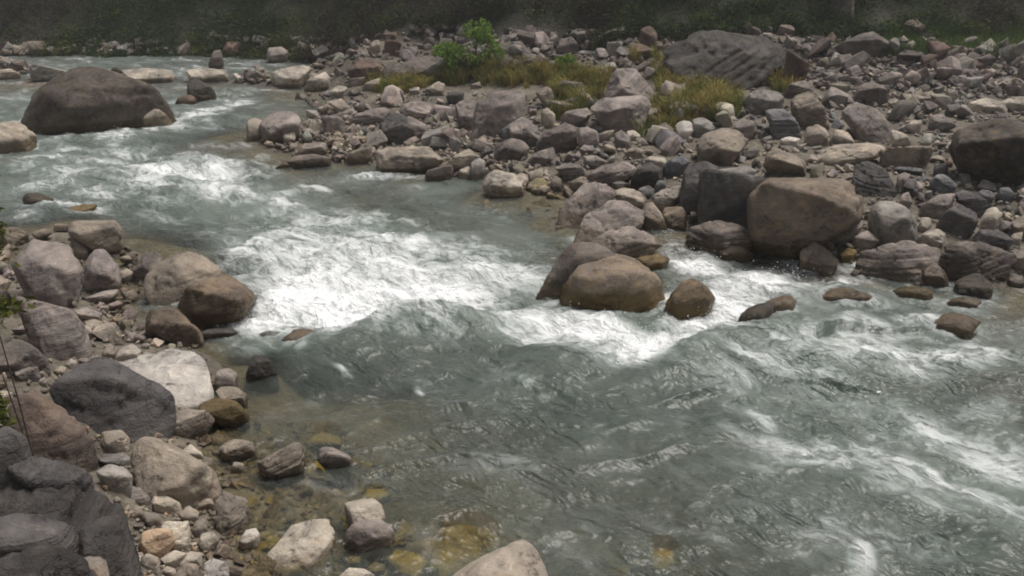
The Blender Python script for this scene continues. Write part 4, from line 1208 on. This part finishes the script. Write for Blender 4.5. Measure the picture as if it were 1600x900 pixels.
# names of the landmarks that the smaller stones are told apart by
MARKS = []
for i, h in enumerate(HEROES):
    if h['nick'] != '-' and vis.get(100000 + i, (0,))[0] > 10:
        MARKS.append((h['nick'], vis[100000 + i][1], vis[100000 + i][2], np.ptp(h['px'][:, 0]) / 2, np.ptp(h['px'][:, 1]) / 2))
CWORD = {'mauve': 'mauve', 'dmauve': 'dark brownish', 'grey': 'grey', 'slate': 'blue-grey', 'dslate': 'dark slate', 'tan': 'tan', 'dtan': 'brown', 'pale': 'pale', 'peach': 'peach',
         'dred': 'reddish', 'utan': 'brown', 'uochre': 'yellowish'}
cand = sorted([(vis[i][0], i) for i in range(len(STONES)) if i in vis and vis[i][0] >= 8], reverse=True)
room = 298 - len(HEROES)
labels, chosen = set(), {}
for area_px, i in cand:
    if len(chosen) >= room:
        break
    s = STONES[i]
    _, sx, sy = vis[i]
    best = sorted(MARKS, key=lambda m: math.hypot(max(abs(sx - m[1]) - m[3], 0), max(abs(sy - m[2]) - m[4], 0) * 1.5))[:2]
    size = 'tiny' if area_px < 16 else ('small' if area_px < 40 else 'medium')
    shape = 'rounded' if s['k'] % 3 == 1 else 'angular'
    if s['area'] == 'bed':
        shape = 'submerged'
    done = False
    for m in best:
        dx, dy = sx - m[1], sy - m[2]
        horiz = abs(dx) / (m[3] + 1) > abs(dy) / (m[4] + 1)
        rel = ('right of' if dx > 0 else 'left of') if horiz else ('in front of' if dy > 0 else 'behind')
        far = math.hypot(max(abs(dx) - m[3], 0), max(abs(dy) - m[4], 0)) > 22
        lab = '%s %s %s stone %s%s %s' % (size, CWORD[s['tone']], shape, 'a little way ' if far else 'just ', rel, m[0])
        if lab not in labels and len(lab.split()) <= 16:
            labels.add(lab)
            chosen[i] = lab
            done = True
            break

AREA_GROUP = {'bar': 'smaller stones of the gravel bar', 'beach': 'smaller stones of the left bank', 'bed': 'stones under the shallow water',
              'far': 'smaller stones of the far bank'}


def stone_verts(s, lv):
    V, Fc = PROTO[s['k']][lv]
    return (V * s['sc']) @ s['R'].T, Fc


BED = []
for i, lab in chosen.items():
    s = STONES[i]
    V, Fc = stone_verts(s, 3)
    nv = len(V)
    aux = np.stack([V @ s['bedn'] + s['c'] @ s['bedn'], np.full(nv, s['ss']), np.full(nv, .1)], -1)
    me = make_mesh('stone', V, Fc, M_ROCK, True, {'tint': np.tile(s['col'], (nv, 1)), 'aux': aux})
    ob = link('stone', me, s['c'])
    tag(ob, lab, 'stone', AREA_GROUP[s['area']])
    if s['area'] == 'bed':
        BED.append((V + s['c'], Fc))
for area, nm, lab in (('bar', 'bar_shingle', 'countless small grey and tan stones of the gravel bar'), ('beach', 'beach_pebbles', 'pale pebbles and cobbles of the left bank'),
                      ('bed', 'river_bed_stones', 'brown stones on the river bed under shallow water'), ('far', 'far_bank_rubble', 'dim rock rubble along the foot of the far slope')):
    VV, FF, TT, AA, off = [], [], [], [], 0
    for i, s in enumerate(STONES):
        if s['area'] != area or i in chosen:
            continue
        V, Fc = stone_verts(s, 2)
        V = V + s['c']
        VV.append(V); FF.append(Fc + off); off += len(V)
        TT.append(np.tile(s['col'], (len(V), 1)))
        AA.append(np.stack([V @ s['bedn'], np.full(len(V), s['ss']), np.full(len(V), .1)], -1))
    if not VV:
        continue
    VV, FF = np.concatenate(VV), np.concatenate(FF)
    me = make_mesh(nm, VV, FF, M_ROCK, True, {'tint': np.concatenate(TT), 'aux': np.concatenate(AA)})
    tag(link(nm, me), lab, nm.replace('_', ' '), kind='stuff')
    if area == 'bed':
        BED.append((VV, FF))

# ------------------------------------------------------------------ the water
def polyline(pxz):
    pts = []
    for s in pxz.split():
        a = [float(v) for v in s.split(',')]
        q = to_plane([a[:2]], a[2])[0]
        pts.append((q[0], q[1], a[2]))
    return np.array(pts)


CRESTS = [  # crest line: photo pixel and height of the crest; width downstream, width upstream
    ('400,528,.02 450,521,.08 500,515,.14 545,508,.22 590,487,.30 640,469,.36 690,471,.34 740,483,.24 800,494,.12 850,505,.02', .75, .36),
    ('960,580,.02 1000,567,.10 1050,556,.20 1095,536,.26 1150,516,.25 1220,500,.18 1300,488,.12 1400,492,.06 1480,500,.02', .75, .40),
    ('780,556,.02 830,546,.14 885,545,.24 915,556,.20 950,580,.02', .7, .35),
    ('1230,570,.02 1290,552,.18 1360,545,.25 1420,560,.1', .6, .4),
    ('1420,575,.02 1480,562,.12 1540,570,.05', .5, .4),
    ('220,300,.02 300,292,.22 380,286,.25 440,292,.05', .8, .6),
    ('180,213,.02 260,203,.25 320,208,.05', .9, .6),
    ('20,330,.02 80,318,.2 150,315,.05', .8, .5),
    ('330,400,.02 400,385,.2 450,375,.05', .6, .4),
    ('1180,455,.02 1250,450,.15 1330,452,.15 1400,460,.02', .6, .4),
]
CR_W = [(polyline(a), b, c) for a, b, c in CRESTS]
FOAM = '''600,435,175,55,8,1.0 500,350,110,30,20,.62 640,400,120,35,8,.7 420,420,70,30,-20,.7 480,462,115,45,-14,1.25 650,450,140,20,3,1.2 420,505,60,22,0,1.0 720,440,90,35,0,.85 790,430,60,30,0,.55 560,370,120,36,12,.6
440,330,55,18,0,.55 400,393,60,16,-28,.85 500,310,40,10,0,.4 330,500,20,10,0,.7 520,490,110,25,0,1.2 850,470,60,14,0,.5
300,267,105,17,-4,.85 375,270,55,16,0,.7 230,282,50,12,0,.8 130,203,95,12,0,.9 60,198,45,10,0,.8 225,190,60,12,0,.8 335,172,65,7,-14,.75 105,236,50,7,0,.5
80,322,70,9,0,.5 30,345,50,10,0,.5 350,230,70,9,0,.45 20,152,50,9,0,.45 30,132,60,6,0,.5 600,277,60,4,0,.75 490,297,35,6,0,.55 60,290,60,8,0,.4 150,250,90,12,0,.5 250,240,80,10,0,.55 200,300,120,14,0,.5 330,310,120,14,0,.5 60,260,80,10,0,.45
420,140,50,4,0,.4 320,148,60,4,0,.4
880,505,140,30,8,.75 1010,542,65,22,-8,1.35 970,522,110,26,8,.95 1100,500,100,24,-10,1.0 1180,450,110,24,-8,1.1 1080,412,60,26,20,.95 1285,438,70,12,5,.85 1060,470,30,14,0,.9 1000,480,60,12,0,.6
1400,432,30,8,0,.6 1240,490,40,12,0,.5
1270,552,110,24,3,.66 1345,548,90,28,8,.74 1490,562,80,18,0,.74 1390,580,80,14,10,.5 1290,592,55,10,14,.55 1190,572,45,10,14,.65 1230,520,50,10,0,.4 1440,505,40,7,0,.65
1440,755,140,36,18,.42 1560,790,110,34,28,.46 1545,710,90,50,30,.44 1180,505,120,22,-6,.6 1320,520,150,26,6,.45 900,535,150,20,6,.6 1240,640,120,30,12,.32 1120,590,90,14,10,.3 1300,705,110,26,10,.46 1190,655,45,12,40,.42 1345,885,20,32,0,.7 1300,825,35,18,0,.36 1560,640,80,22,0,.3 1240,800,14,10,0,.4
825,603,12,6,20,.75 850,625,10,5,0,.5 1020,772,10,5,0,.4 535,582,14,4,25,.55 470,548,14,6,-15,.5 655,610,8,5,30,.5 1450,670,160,34,12,.42 1350,640,140,30,10,.42 1500,860,110,30,10,.32 1200,720,40,40,0,.28'''
_FO = np.array([[float(v) for v in s.split(',')] for s in FOAM.split()])

FO = _FO * np.array([1, 1, 1.08, 1.1, 1, 1.0])
rows = [5.2]
while rows[-1] < 47:
    rows.append(rows[-1] + max(.016, .00017 * rows[-1] ** 2 * 1.05))
rows = np.array(rows)
tx_ = np.linspace(-.98, .98, 900)
wx = (rows[:, None] + 1.0) * tx_[None, :]
wy = np.repeat(rows[:, None], len(tx_), 1)
X, Y = wx.ravel(), wy.ravel()

base_px = to_px(p3(X, Y, 0.0))
foam = .13 + .15 * fbm(p3(X * .35, Y * .35), 3, 33) + .20 * sstep(400, 300, base_px[:, 1]) * sstep(620, 300, base_px[:, 0]) + .06 * sstep(1000, 1350, base_px[:, 0])
for cx, cy, rx, ry, an, st in FO:
    a = math.radians(an)
    dx, dy = base_px[:, 0] - cx, base_px[:, 1] - cy
    e = ((dx * math.cos(a) + dy * math.sin(a)) / rx) ** 2 + ((-dx * math.sin(a) + dy * math.cos(a)) / ry) ** 2
    foam = np.maximum(foam, (st * .98 + .05) * np.exp(-(e ** 1.1) * 0.55))
# white collars where fast water meets the standing rocks
for hh_ in HEROES:
    if hh_['place'] != 'C' and hh_['label'][:9] not in ('long low ', 'dark wet ', 'big grey-'):
        continue
    V = hh_['V']
    ring = V[np.abs(V[:, 2]) < .08][::3, :2]
    if len(ring) < 3:
        continue
    m = np.nonzero((X > ring[:, 0].min() - .8) & (X < ring[:, 0].max() + .8) & (Y > ring[:, 1].min() - .8) & (Y < ring[:, 1].max() + .8))[0]
    for k in range(0, len(m), 4000):
        mm = m[k:k + 4000]
        dd = np.sqrt(((X[mm, None] - ring[None, :, 0]) ** 2 + (Y[mm, None] - ring[None, :, 1]) ** 2).min(1))
        foam[mm] = np.maximum(foam[mm], .30 * np.exp(-(dd / .16) ** 1.3) + .35 * np.exp(-dd / .5))
Zc = np.zeros(len(X))
for pl, wf, wb in CR_W:
    best = np.full(len(X), 1e9); sd = np.zeros(len(X)); hh = np.zeros(len(X))
    m = (X > pl[:, 0].min() - 3) & (X < pl[:, 0].max() + 3) & (Y > pl[:, 1].min() - 3) & (Y < pl[:, 1].max() + 3)
    xi, yi = X[m], Y[m]
    b_ = np.full(len(xi), 1e9); s_ = np.zeros(len(xi)); h_ = np.zeros(len(xi))
    for (x0, y0, h0), (x1, y1, h1) in zip(pl[:-1], pl[1:]):
        ex, ey = x1 - x0, y1 - y0
        L2 = ex * ex + ey * ey
        t = np.clip(((xi - x0) * ex + (yi - y0) * ey) / L2, 0, 1)
        qx, qy = xi - (x0 + t * ex), yi - (y0 + t * ey)
        dd = np.hypot(qx, qy)
        sg = np.sign(-(ex * qy - ey * qx))          # + on the near side of a crest drawn left to right
        k = dd < b_
        b_[k] = dd[k]; s_[k] = sg[k]; h_[k] = (h0 + t * (h1 - h0))[k]
    w = np.where(s_ > 0, wf, wb)
    prof = np.exp(-(b_ / w) ** 1.6) - np.where(s_ < 0, .55 * np.exp(-((b_ - wb * 2.2) / (wb * 1.3)) ** 2), .18 * np.exp(-((b_ - wf * 2) / wf) ** 2))
    zz = h_ * prof * (1 + .35 * fbm(p3(xi * 1.1, yi * 1.1), 3, 44))
    Zc[m] = np.where(np.abs(zz) > np.abs(Zc[m]), zz, Zc[m])
ca, sa = math.cos(math.radians(24)), math.sin(math.radians(24))
u_, v_ = X * ca + Y * sa, -X * sa + Y * ca
deep = np.clip(-terrain(X, Y) / .35, 0.12, 1)
nz = .10 * fbm(p3(u_ * .45, v_ * .85), 3, 61) + -.05 * (np.abs(fbm(p3(u_ * 1.1 + 5, v_ * 2.0), 2, 67)) * 2 - .5) + .018 * fbm(p3(u_ * 3.2, v_ * 5.2), 3, 71)
fb = np.clip(foam, 0, 1)
nf = (.30 * np.abs(fbm(p3(u_ * .9, v_ * 1.1), 5, 81, .55)) + .10 * fbm(p3(u_ * 1.9, v_ * 2.3), 4, 83, .6)) * fb
Zw = Zc + nz * deep + nf
far_water = sstep(24, 34, Y)
Zw = Zw * (1 - .3 * far_water)

ground = terrain(X, Y)
depth = Zw - ground
for h in [(h['V'], h['F'], h['base'], h['S']) for h in HEROES if h['V'][:, 2].min() < 0.05 and h['base'][1] < 47] + [(v, f, v.mean(0), 99) for v, f in BED]:
    V, Fc = h[0], h[1]
    lo, hi = V.min(0), V.max(0)
    m = np.nonzero((X > lo[0]) & (X < hi[0]) & (Y > lo[1]) & (Y < hi[1]) & (ground < .1))[0]
    if len(m) == 0 or len(m) > 400000:
        continue
    bvh = BVHTree.FromPolygons([tuple(v) for v in V], [tuple(f) for f in Fc.tolist()])
    for i in m:
        r = bvh.ray_cast(Vector((X[i], Y[i], 3.0)), Vector((0, 0, -1)))
        if r[0] is not None:
            depth[i] = min(depth[i], Zw[i] - r[0].z)
opac = 1 - np.exp(-np.clip(depth, 0, 5) * (.95 + 2.5 * sstep(.16, .5, foam) + 1.6 * sstep(14, 20, Y)))
opac = np.clip(opac, 0.03, .985)
ok = (ground < Zw + .12).reshape(wx.shape)
gf = grid_faces(len(tx_), len(rows))
keep = ok.ravel()[gf].any(1)
gf = gf[keep]
used = np.unique(gf)
remap = np.full(len(X), -1)
remap[used] = np.arange(len(used))
me = make_mesh('river', np.stack([X, Y, Zw], -1)[used], remap[gf], M_WATER, True, {'foam': foam[used], 'opacity': opac[used]})
tag(link('river', me), 'grey-green river rapids with white foam', kind='structure')

# ------------------------------------------------------------------ plants
def leaves(centres, size, rs_, up=.4):
    """one bent quad per leaf"""
    n = len(centres)
    a = rs_.normal(size=(n, 3)); a[:, 2] *= .6
    a /= np.linalg.norm(a, axis=1, keepdims=True)
    b = rs_.normal(size=(n, 3)); b[:, 2] += up
    b -= a * (a * b).sum(1, keepdims=True)
    b /= np.linalg.norm(b, axis=1, keepdims=True)
    s = size * rs_.uniform(.6, 1.3, (n, 1))
    V = np.stack([centres - a * s, centres + b * s * .38, centres + a * s, centres - b * s * .38], 1).reshape(-1, 3)
    Fq = np.arange(n * 4).reshape(n, 4)
    return V, Fq


def crown_points(lobes, n, rs_):
    """points through a crown made of uneven clumps; lobes: (x,y,z,rx,ry,rz)"""
    vol = np.array([l[3] * l[4] * l[5] for l in lobes])
    pick = rs_.choice(len(lobes), n, p=vol / vol.sum())
    d = rs_.normal(size=(n, 3)); d /= np.linalg.norm(d, axis=1, keepdims=True)
    r = rs_.random(n) ** .45
    L = np.array(lobes)[pick]
    p = L[:, :3] + d * r[:, None] * L[:, 3:]
    k = fbm(p * 2.2, 3, 5)
    return p[k > -.12]


def tube(path, radii, sides=7):
    V, Fq = [], []
    for i, (p, r) in enumerate(zip(path, radii)):
        for k in range(sides):
            a = 2 * math.pi * k / sides
            V.append((p[0] + r * math.cos(a), p[1] + r * math.sin(a), p[2]))
    for i in range(len(path) - 1):
        for k in range(sides):
            k2 = (k + 1) % sides
            Fq.append((i * sides + k, i * sides + k2, (i + 1) * sides + k2, (i + 1) * sides + k))
    return np.array(V), np.array(Fq)


def bush(base, lobes, n, leaf, tint, label, group=None, name='bush', seed=1, stem=1.0):
    rs_ = np.random.default_rng(seed)
    base = np.asarray(base, float)
    root = bpy.data.objects.new(name, None)
    root.location = base
    COL.objects.link(root)
    tag(root, label, 'bush' if name == 'bush' else 'plant', group)
    pts = crown_points(lobes, n, rs_)
    V, Fq = leaves(pts, leaf, rs_)
    t = np.array(tint) * rs_.uniform(.55, 1.35, (len(pts), 1)) * rs_.uniform(.9, 1.1, (len(pts), 3))
    me = make_mesh('foliage', V, Fq, M_LEAF, False, {'tint': np.repeat(t, 4, 0)})
    link('foliage', me, (0, 0, 0), root)
    VV, FF, off = [], [], 0
    for L in lobes:
        mid = np.array([L[0] * .4, L[1] * .4, L[2] * .5])
        v, f = tube([np.array([L[0] * .08, L[1] * .08, -.15]), mid, np.array(L[:3])], (.05 * stem, .035 * stem, .015 * stem))
        VV.append(v); FF.append(f + off); off += len(v)
    me = make_mesh('stem', np.concatenate(VV), np.concatenate(FF), M_BARK, True)
    link('stem', me, (0, 0, 0), root)
    return root


def at(px, py):
    return hit([[px, py]], False)[0]


b0 = at(742, 118)
m_ = np.linalg.norm(b0 - EYE) / F             # metres per photo pixel there
bush(b0, [(-40 * m_, .2, 34 * m_, 26 * m_, .7, 15 * m_), (8 * m_, 0, 30 * m_, 40 * m_, .9, 19 * m_), (4 * m_, .3, 66 * m_, 24 * m_, .6, 17 * m_), (24 * m_, .2, 52 * m_, 22 * m_, .6, 14 * m_),
          (-18 * m_, .1, 20 * m_, 30 * m_, .7, 14 * m_)],
     6500, .07, (.17, .26, .06), 'bright green bush standing behind the dry grass at top centre', seed=3)
b1 = at(882, 112)
bush(b1, [(0, 0, 12 * m_, 20 * m_, .5, 11 * m_), (8 * m_, .1, 18 * m_, 11 * m_, .4, 7 * m_)], 1400, .06, (.15, .23, .05), 'small bright green bush growing right of the dry grass strip', seed=4)
b2 = at(1320, 62)

# dry grass between the boulders
GR = [('620,128 700,108 800,104 900,112 960,118 950,140 880,140 800,136 700,134 630,140', 300), ('870,128 945,120 935,160 905,180 870,188 862,160', 150),
      ('985,92 1045,95 1055,125 1040,135 1000,110', 70), ('1035,125 1100,135 1160,150 1155,185 1100,190 1050,210 1010,205 1020,165', 240),
      ('575,135 640,125 660,145 590,150', 40), ('990,190 1040,190 1050,215 1000,215', 40), ('1200,120 1240,135 1235,150 1205,148', 20)]
GV, GF_, GT, off = [], [], [], 0
gs = np.random.default_rng(9)
for poly, n in GR:
    poly = np.array([[float(v) for v in s.split(',')] for s in poly.split()])
    c = gs.uniform(poly.min(0), poly.max(0), (n * 5, 2))
    c = c[in_poly(c, poly)][:n]
    for p in hit(c, False):
        if fbm(np.array([[p[0] * 1.3, p[1] * 1.3, 0]]), 2, 91)[0] < -.32:
            continue
        nb_ = 34
        hgt = gs.uniform(.25, .75)
        tone = np.array([.26, .215, .075]) * gs.uniform(.6, 1.2) if gs.random() < .72 else np.array([.15, .17, .05]) * gs.uniform(.7, 1.2)
        a = gs.uniform(0, 2 * math.pi, nb_)
        lean = gs.uniform(.15, .9, nb_)
        r0 = gs.uniform(0, .16, nb_)
        root = np.stack([p[0] + np.cos(a) * r0, p[1] + np.sin(a) * r0, np.full(nb_, p[2] - .03)], -1)
        h = hgt * gs.uniform(.6, 1.1, nb_)
        dirn = np.stack([np.cos(a), np.sin(a), np.zeros(nb_)], -1)
        mid = root + dirn * (lean * h * .35)[:, None] + np.array([0, 0, 1.0]) * (h * .65)[:, None]
        tip = root + dirn * (lean * h)[:, None] + np.array([0, 0, 1.0]) * (h * (1 - .25 * lean))[:, None]
        side = np.stack([-np.sin(a), np.cos(a), np.zeros(nb_)], -1) * .012
        V = np.stack([root - side, root + side, mid + side * .8, mid - side * .8, tip], 1).reshape(-1, 3)
        k = np.arange(nb_)[:, None] * 5 + off
        GV.append(V)
        GF_.append(np.concatenate([k + [0, 1, 2, 3], k + [3, 2, 4, 4]]))
        GT.append(np.repeat(tone * gs.uniform(.8, 1.2, (nb_, 1)), 5, 0))
        off += nb_ * 5
GF_ = np.concatenate(GF_)
tri = GF_[GF_[:, 2] == GF_[:, 3] - 0] if False else None
quads = GF_[GF_[:, 2] != GF_[:, 3]]
tris = GF_[GF_[:, 2] == GF_[:, 3]][:, :3]
allt = np.concatenate([quads[:, [0, 1, 2]], quads[:, [0, 2, 3]], tris])
me = make_mesh('dry_grass', np.concatenate(GV), allt, M_GRASS, False, {'tint': np.concatenate(GT)})
tag(link('dry_grass', me), 'yellow-brown dry grass between the boulders at the top of the bar', 'grass', kind='stuff')

GV, GT, GF2, off = [], [], [], 0
gpoly = np.array([[1290, 78], [1400, 52], [1600, 30], [1600, 88], [1420, 90]], float)
for p in hit(gs.uniform((1290, 30), (1600, 90), (1500, 2)), False):
    if not in_poly(to_px(p)[None], gpoly)[0]:
        continue
    nb_ = 12
    a = gs.uniform(0, 2 * math.pi, nb_)
    h = gs.uniform(.15, .4, nb_)
    root = np.stack([p[0] + gs.normal(0, .14, nb_), p[1] + gs.normal(0, .14, nb_), np.full(nb_, p[2] - .03)], -1)
    side = np.stack([-np.sin(a), np.cos(a), np.zeros(nb_)], -1) * .02
    tip = root + np.stack([np.cos(a) * h * .5, np.sin(a) * h * .5, h], -1)
    GV.append(np.stack([root - side, root + side, tip], 1).reshape(-1, 3))
    GT.append(np.repeat(np.array([.085, .125, .035]) * gs.uniform(.6, 1.3, (nb_, 1)), 3, 0))
GV = np.concatenate(GV)
me = make_mesh('green_grass', GV, np.arange(len(GV)).reshape(-1, 3), M_GRASS, False, {'tint': np.concatenate(GT)})
tag(link('green_grass', me), 'green grass at the foot of the slope at upper right', 'grass', kind='stuff')

# the overgrown slope beyond the far bank
hs_ = np.random.default_rng(12)
pts, tint = [], []
for k in range(3600):
    x = hs_.uniform(-46, 46)
    rise = 14 * hs_.random() ** 2.0
    y = toe(x) + rise
    z = float(terrain([x], [y])[0])
    dens = fbm(np.array([[x * .16, y * .16, 0]]), 2, 8)[0]
    if rise < .8 and dens < -.1:
        continue
    r = hs_.uniform(.4, .95) * (.6 + .4 * min(rise / 2, 1))
    n = int(230 * r)
    d = hs_.normal(size=(n, 3)); d /= np.linalg.norm(d, axis=1, keepdims=True)
    q = np.array([x, y, z + r * .5]) + d * (hs_.random(n) ** .5)[:, None] * np.array([r * 1.2, r, r * .8])
    g = np.array([.050, .072, .030]) if dens > .12 else (np.array([.080, .092, .034]) if dens > -.02 else np.array([.075, .064, .048]))
    if hs_.random() < .2:
        g = np.array([.085, .11, .035])
    pts.append(q)
    tint.append(g * hs_.uniform(.6, 1.3) * hs_.uniform(.85, 1.2, (n, 1)))
pts, tint = np.concatenate(pts), np.concatenate(tint)
V, Fq = leaves(pts, .075, hs_)
me = make_mesh('undergrowth', V, Fq, M_LEAF, False, {'tint': np.repeat(tint, 4, 0)})
tag(link('undergrowth', me), 'dark green undergrowth covering the slope beyond the river', 'undergrowth', kind='stuff')

# tall wood above it, shading the foot of the slope
pts, tint, VV, FF, off = [], [], [], [], 0
for k in range(150):
    x = hs_.uniform(-50, 50)
    y = toe(x) + hs_.uniform(2.5, 26)
    z = float(terrain([x], [y])[0])
    hh = hs_.uniform(5, 9)
    v, f = tube([np.array([x, y, z - .3]), np.array([x + hs_.normal() * .3, y, z + hh * .5]), np.array([x + hs_.normal() * .5, y - .3, z + hh])], (.16, .12, .05))
    VV.append(v); FF.append(f + off); off += len(v)
    for c in range(7):
        cc = np.array([x, y, z + hh * hs_.uniform(.55, 1.05)]) + hs_.normal(size=3) * np.array([1.3, 1.2, .6])
        n = 90
        d = hs_.normal(size=(n, 3)); d /= np.linalg.norm(d, axis=1, keepdims=True)
        pts.append(cc + d * (hs_.random(n) ** .5)[:, None] * np.array([1.2, 1.2, .8]))
        tint.append(np.array([.05, .07, .028]) * hs_.uniform(.6, 1.4) * hs_.uniform(.7, 1.3, (n, 1)))
pts, tint = np.concatenate(pts), np.concatenate(tint)
V, Fq = leaves(pts, .24, hs_)
me = make_mesh('far_wood', V, Fq, M_LEAF, False, {'tint': np.repeat(tint, 4, 0)})
wood = tag(link('far_wood', me), 'dark wood on the slope beyond the far bank', 'wood', kind='stuff')
me = make_mesh('trunks', np.concatenate(VV), np.concatenate(FF), M_BARK, True)
tk = link('trunks', me, (0, 0, 0), wood)
tk['kind'] = 'stuff'

# green plants at the left edge of the near bank
pl = EYE + rays([[-4, 455]])[0] * 8.6
gz = float(terrain([pl[0]], [pl[1]])[0])
dz = pl[2] - .5 - gz
pr = bush((pl[0], pl[1], gz), [(a_[0], a_[1], a_[2] + dz) + a_[3:] for a_ in [(-.20, 0, .45, .44, .5, .5), (-.24, .2, .95, .36, .4, .42)]] + [(-.5, .1, dz * .4, .30, .35, max(dz * .45, .2))], 11000, .042, (.095, .105, .030),
          'mossy green plant hanging in at the left edge above the sloping slab', name='plant', seed=8, stem=.2)

# ------------------------------------------------------------------ a little haze in the valley
T = NT('valley_haze')
vol = T.n('ShaderNodeVolumePrincipled')
vol.inputs['Color'].default_value = (0.86, 0.90, 0.93, 1)
vol.inputs['Density'].default_value = 0.0013
vol.inputs['Anisotropy'].default_value = 0.3
o_ = T.n('ShaderNodeOutputMaterial')
T.t.links.new(vol.outputs[0], o_.inputs['Volume'])
hv = np.array([(x, y, z) for z in (-4, 80) for y in (-22, 132) for x in (-92, 92)], float)
hf = np.array([(0, 2, 3, 1), (4, 5, 7, 6), (0, 1, 5, 4), (2, 6, 7, 3), (0, 4, 6, 2), (1, 3, 7, 5)])
me = make_mesh('haze', hv, hf, T.m, False)
tag(link('haze', me), 'thin haze hanging in the valley', kind='stuff')

# ------------------------------------------------------------------ drops thrown up by the breaking water
ds = np.random.default_rng(31)
w_ = np.clip(foam - .7, 0, 1) * (Y < 30) * ok.ravel()
pick = ds.choice(len(X), 2600, p=w_ / w_.sum())
cl = np.repeat(pick[:620], 5)
cpos = np.stack([X, Y, Zw], -1)[cl] + ds.normal(size=(len(cl), 3)) * np.array([.16, .16, .05])
cpos[:, 2] += ds.random(len(cl)) ** 2 * .18
DV, DF = ICO[2]
r_ = ds.uniform(.003, .010, len(cl)) * (np.linalg.norm(cpos - EYE, axis=1) / 15) ** .5
DVV = (DV[None] * r_[:, None, None] + cpos[:, None]).reshape(-1, 3)
DFF = (DF[None] + (np.arange(len(cl)) * len(DV))[:, None, None]).reshape(-1, 3)
T = NT('white_drops')
p_ = T.n('ShaderNodeBsdfDiffuse')
p_.inputs['Color'].default_value = (.85, .87, .88, 1)
me = make_mesh('spray', DVV, DFF, T.out(p_.outputs[0]), True)
tag(link('spray', me), 'white drops thrown up by the breaking water', 'spray', kind='stuff')
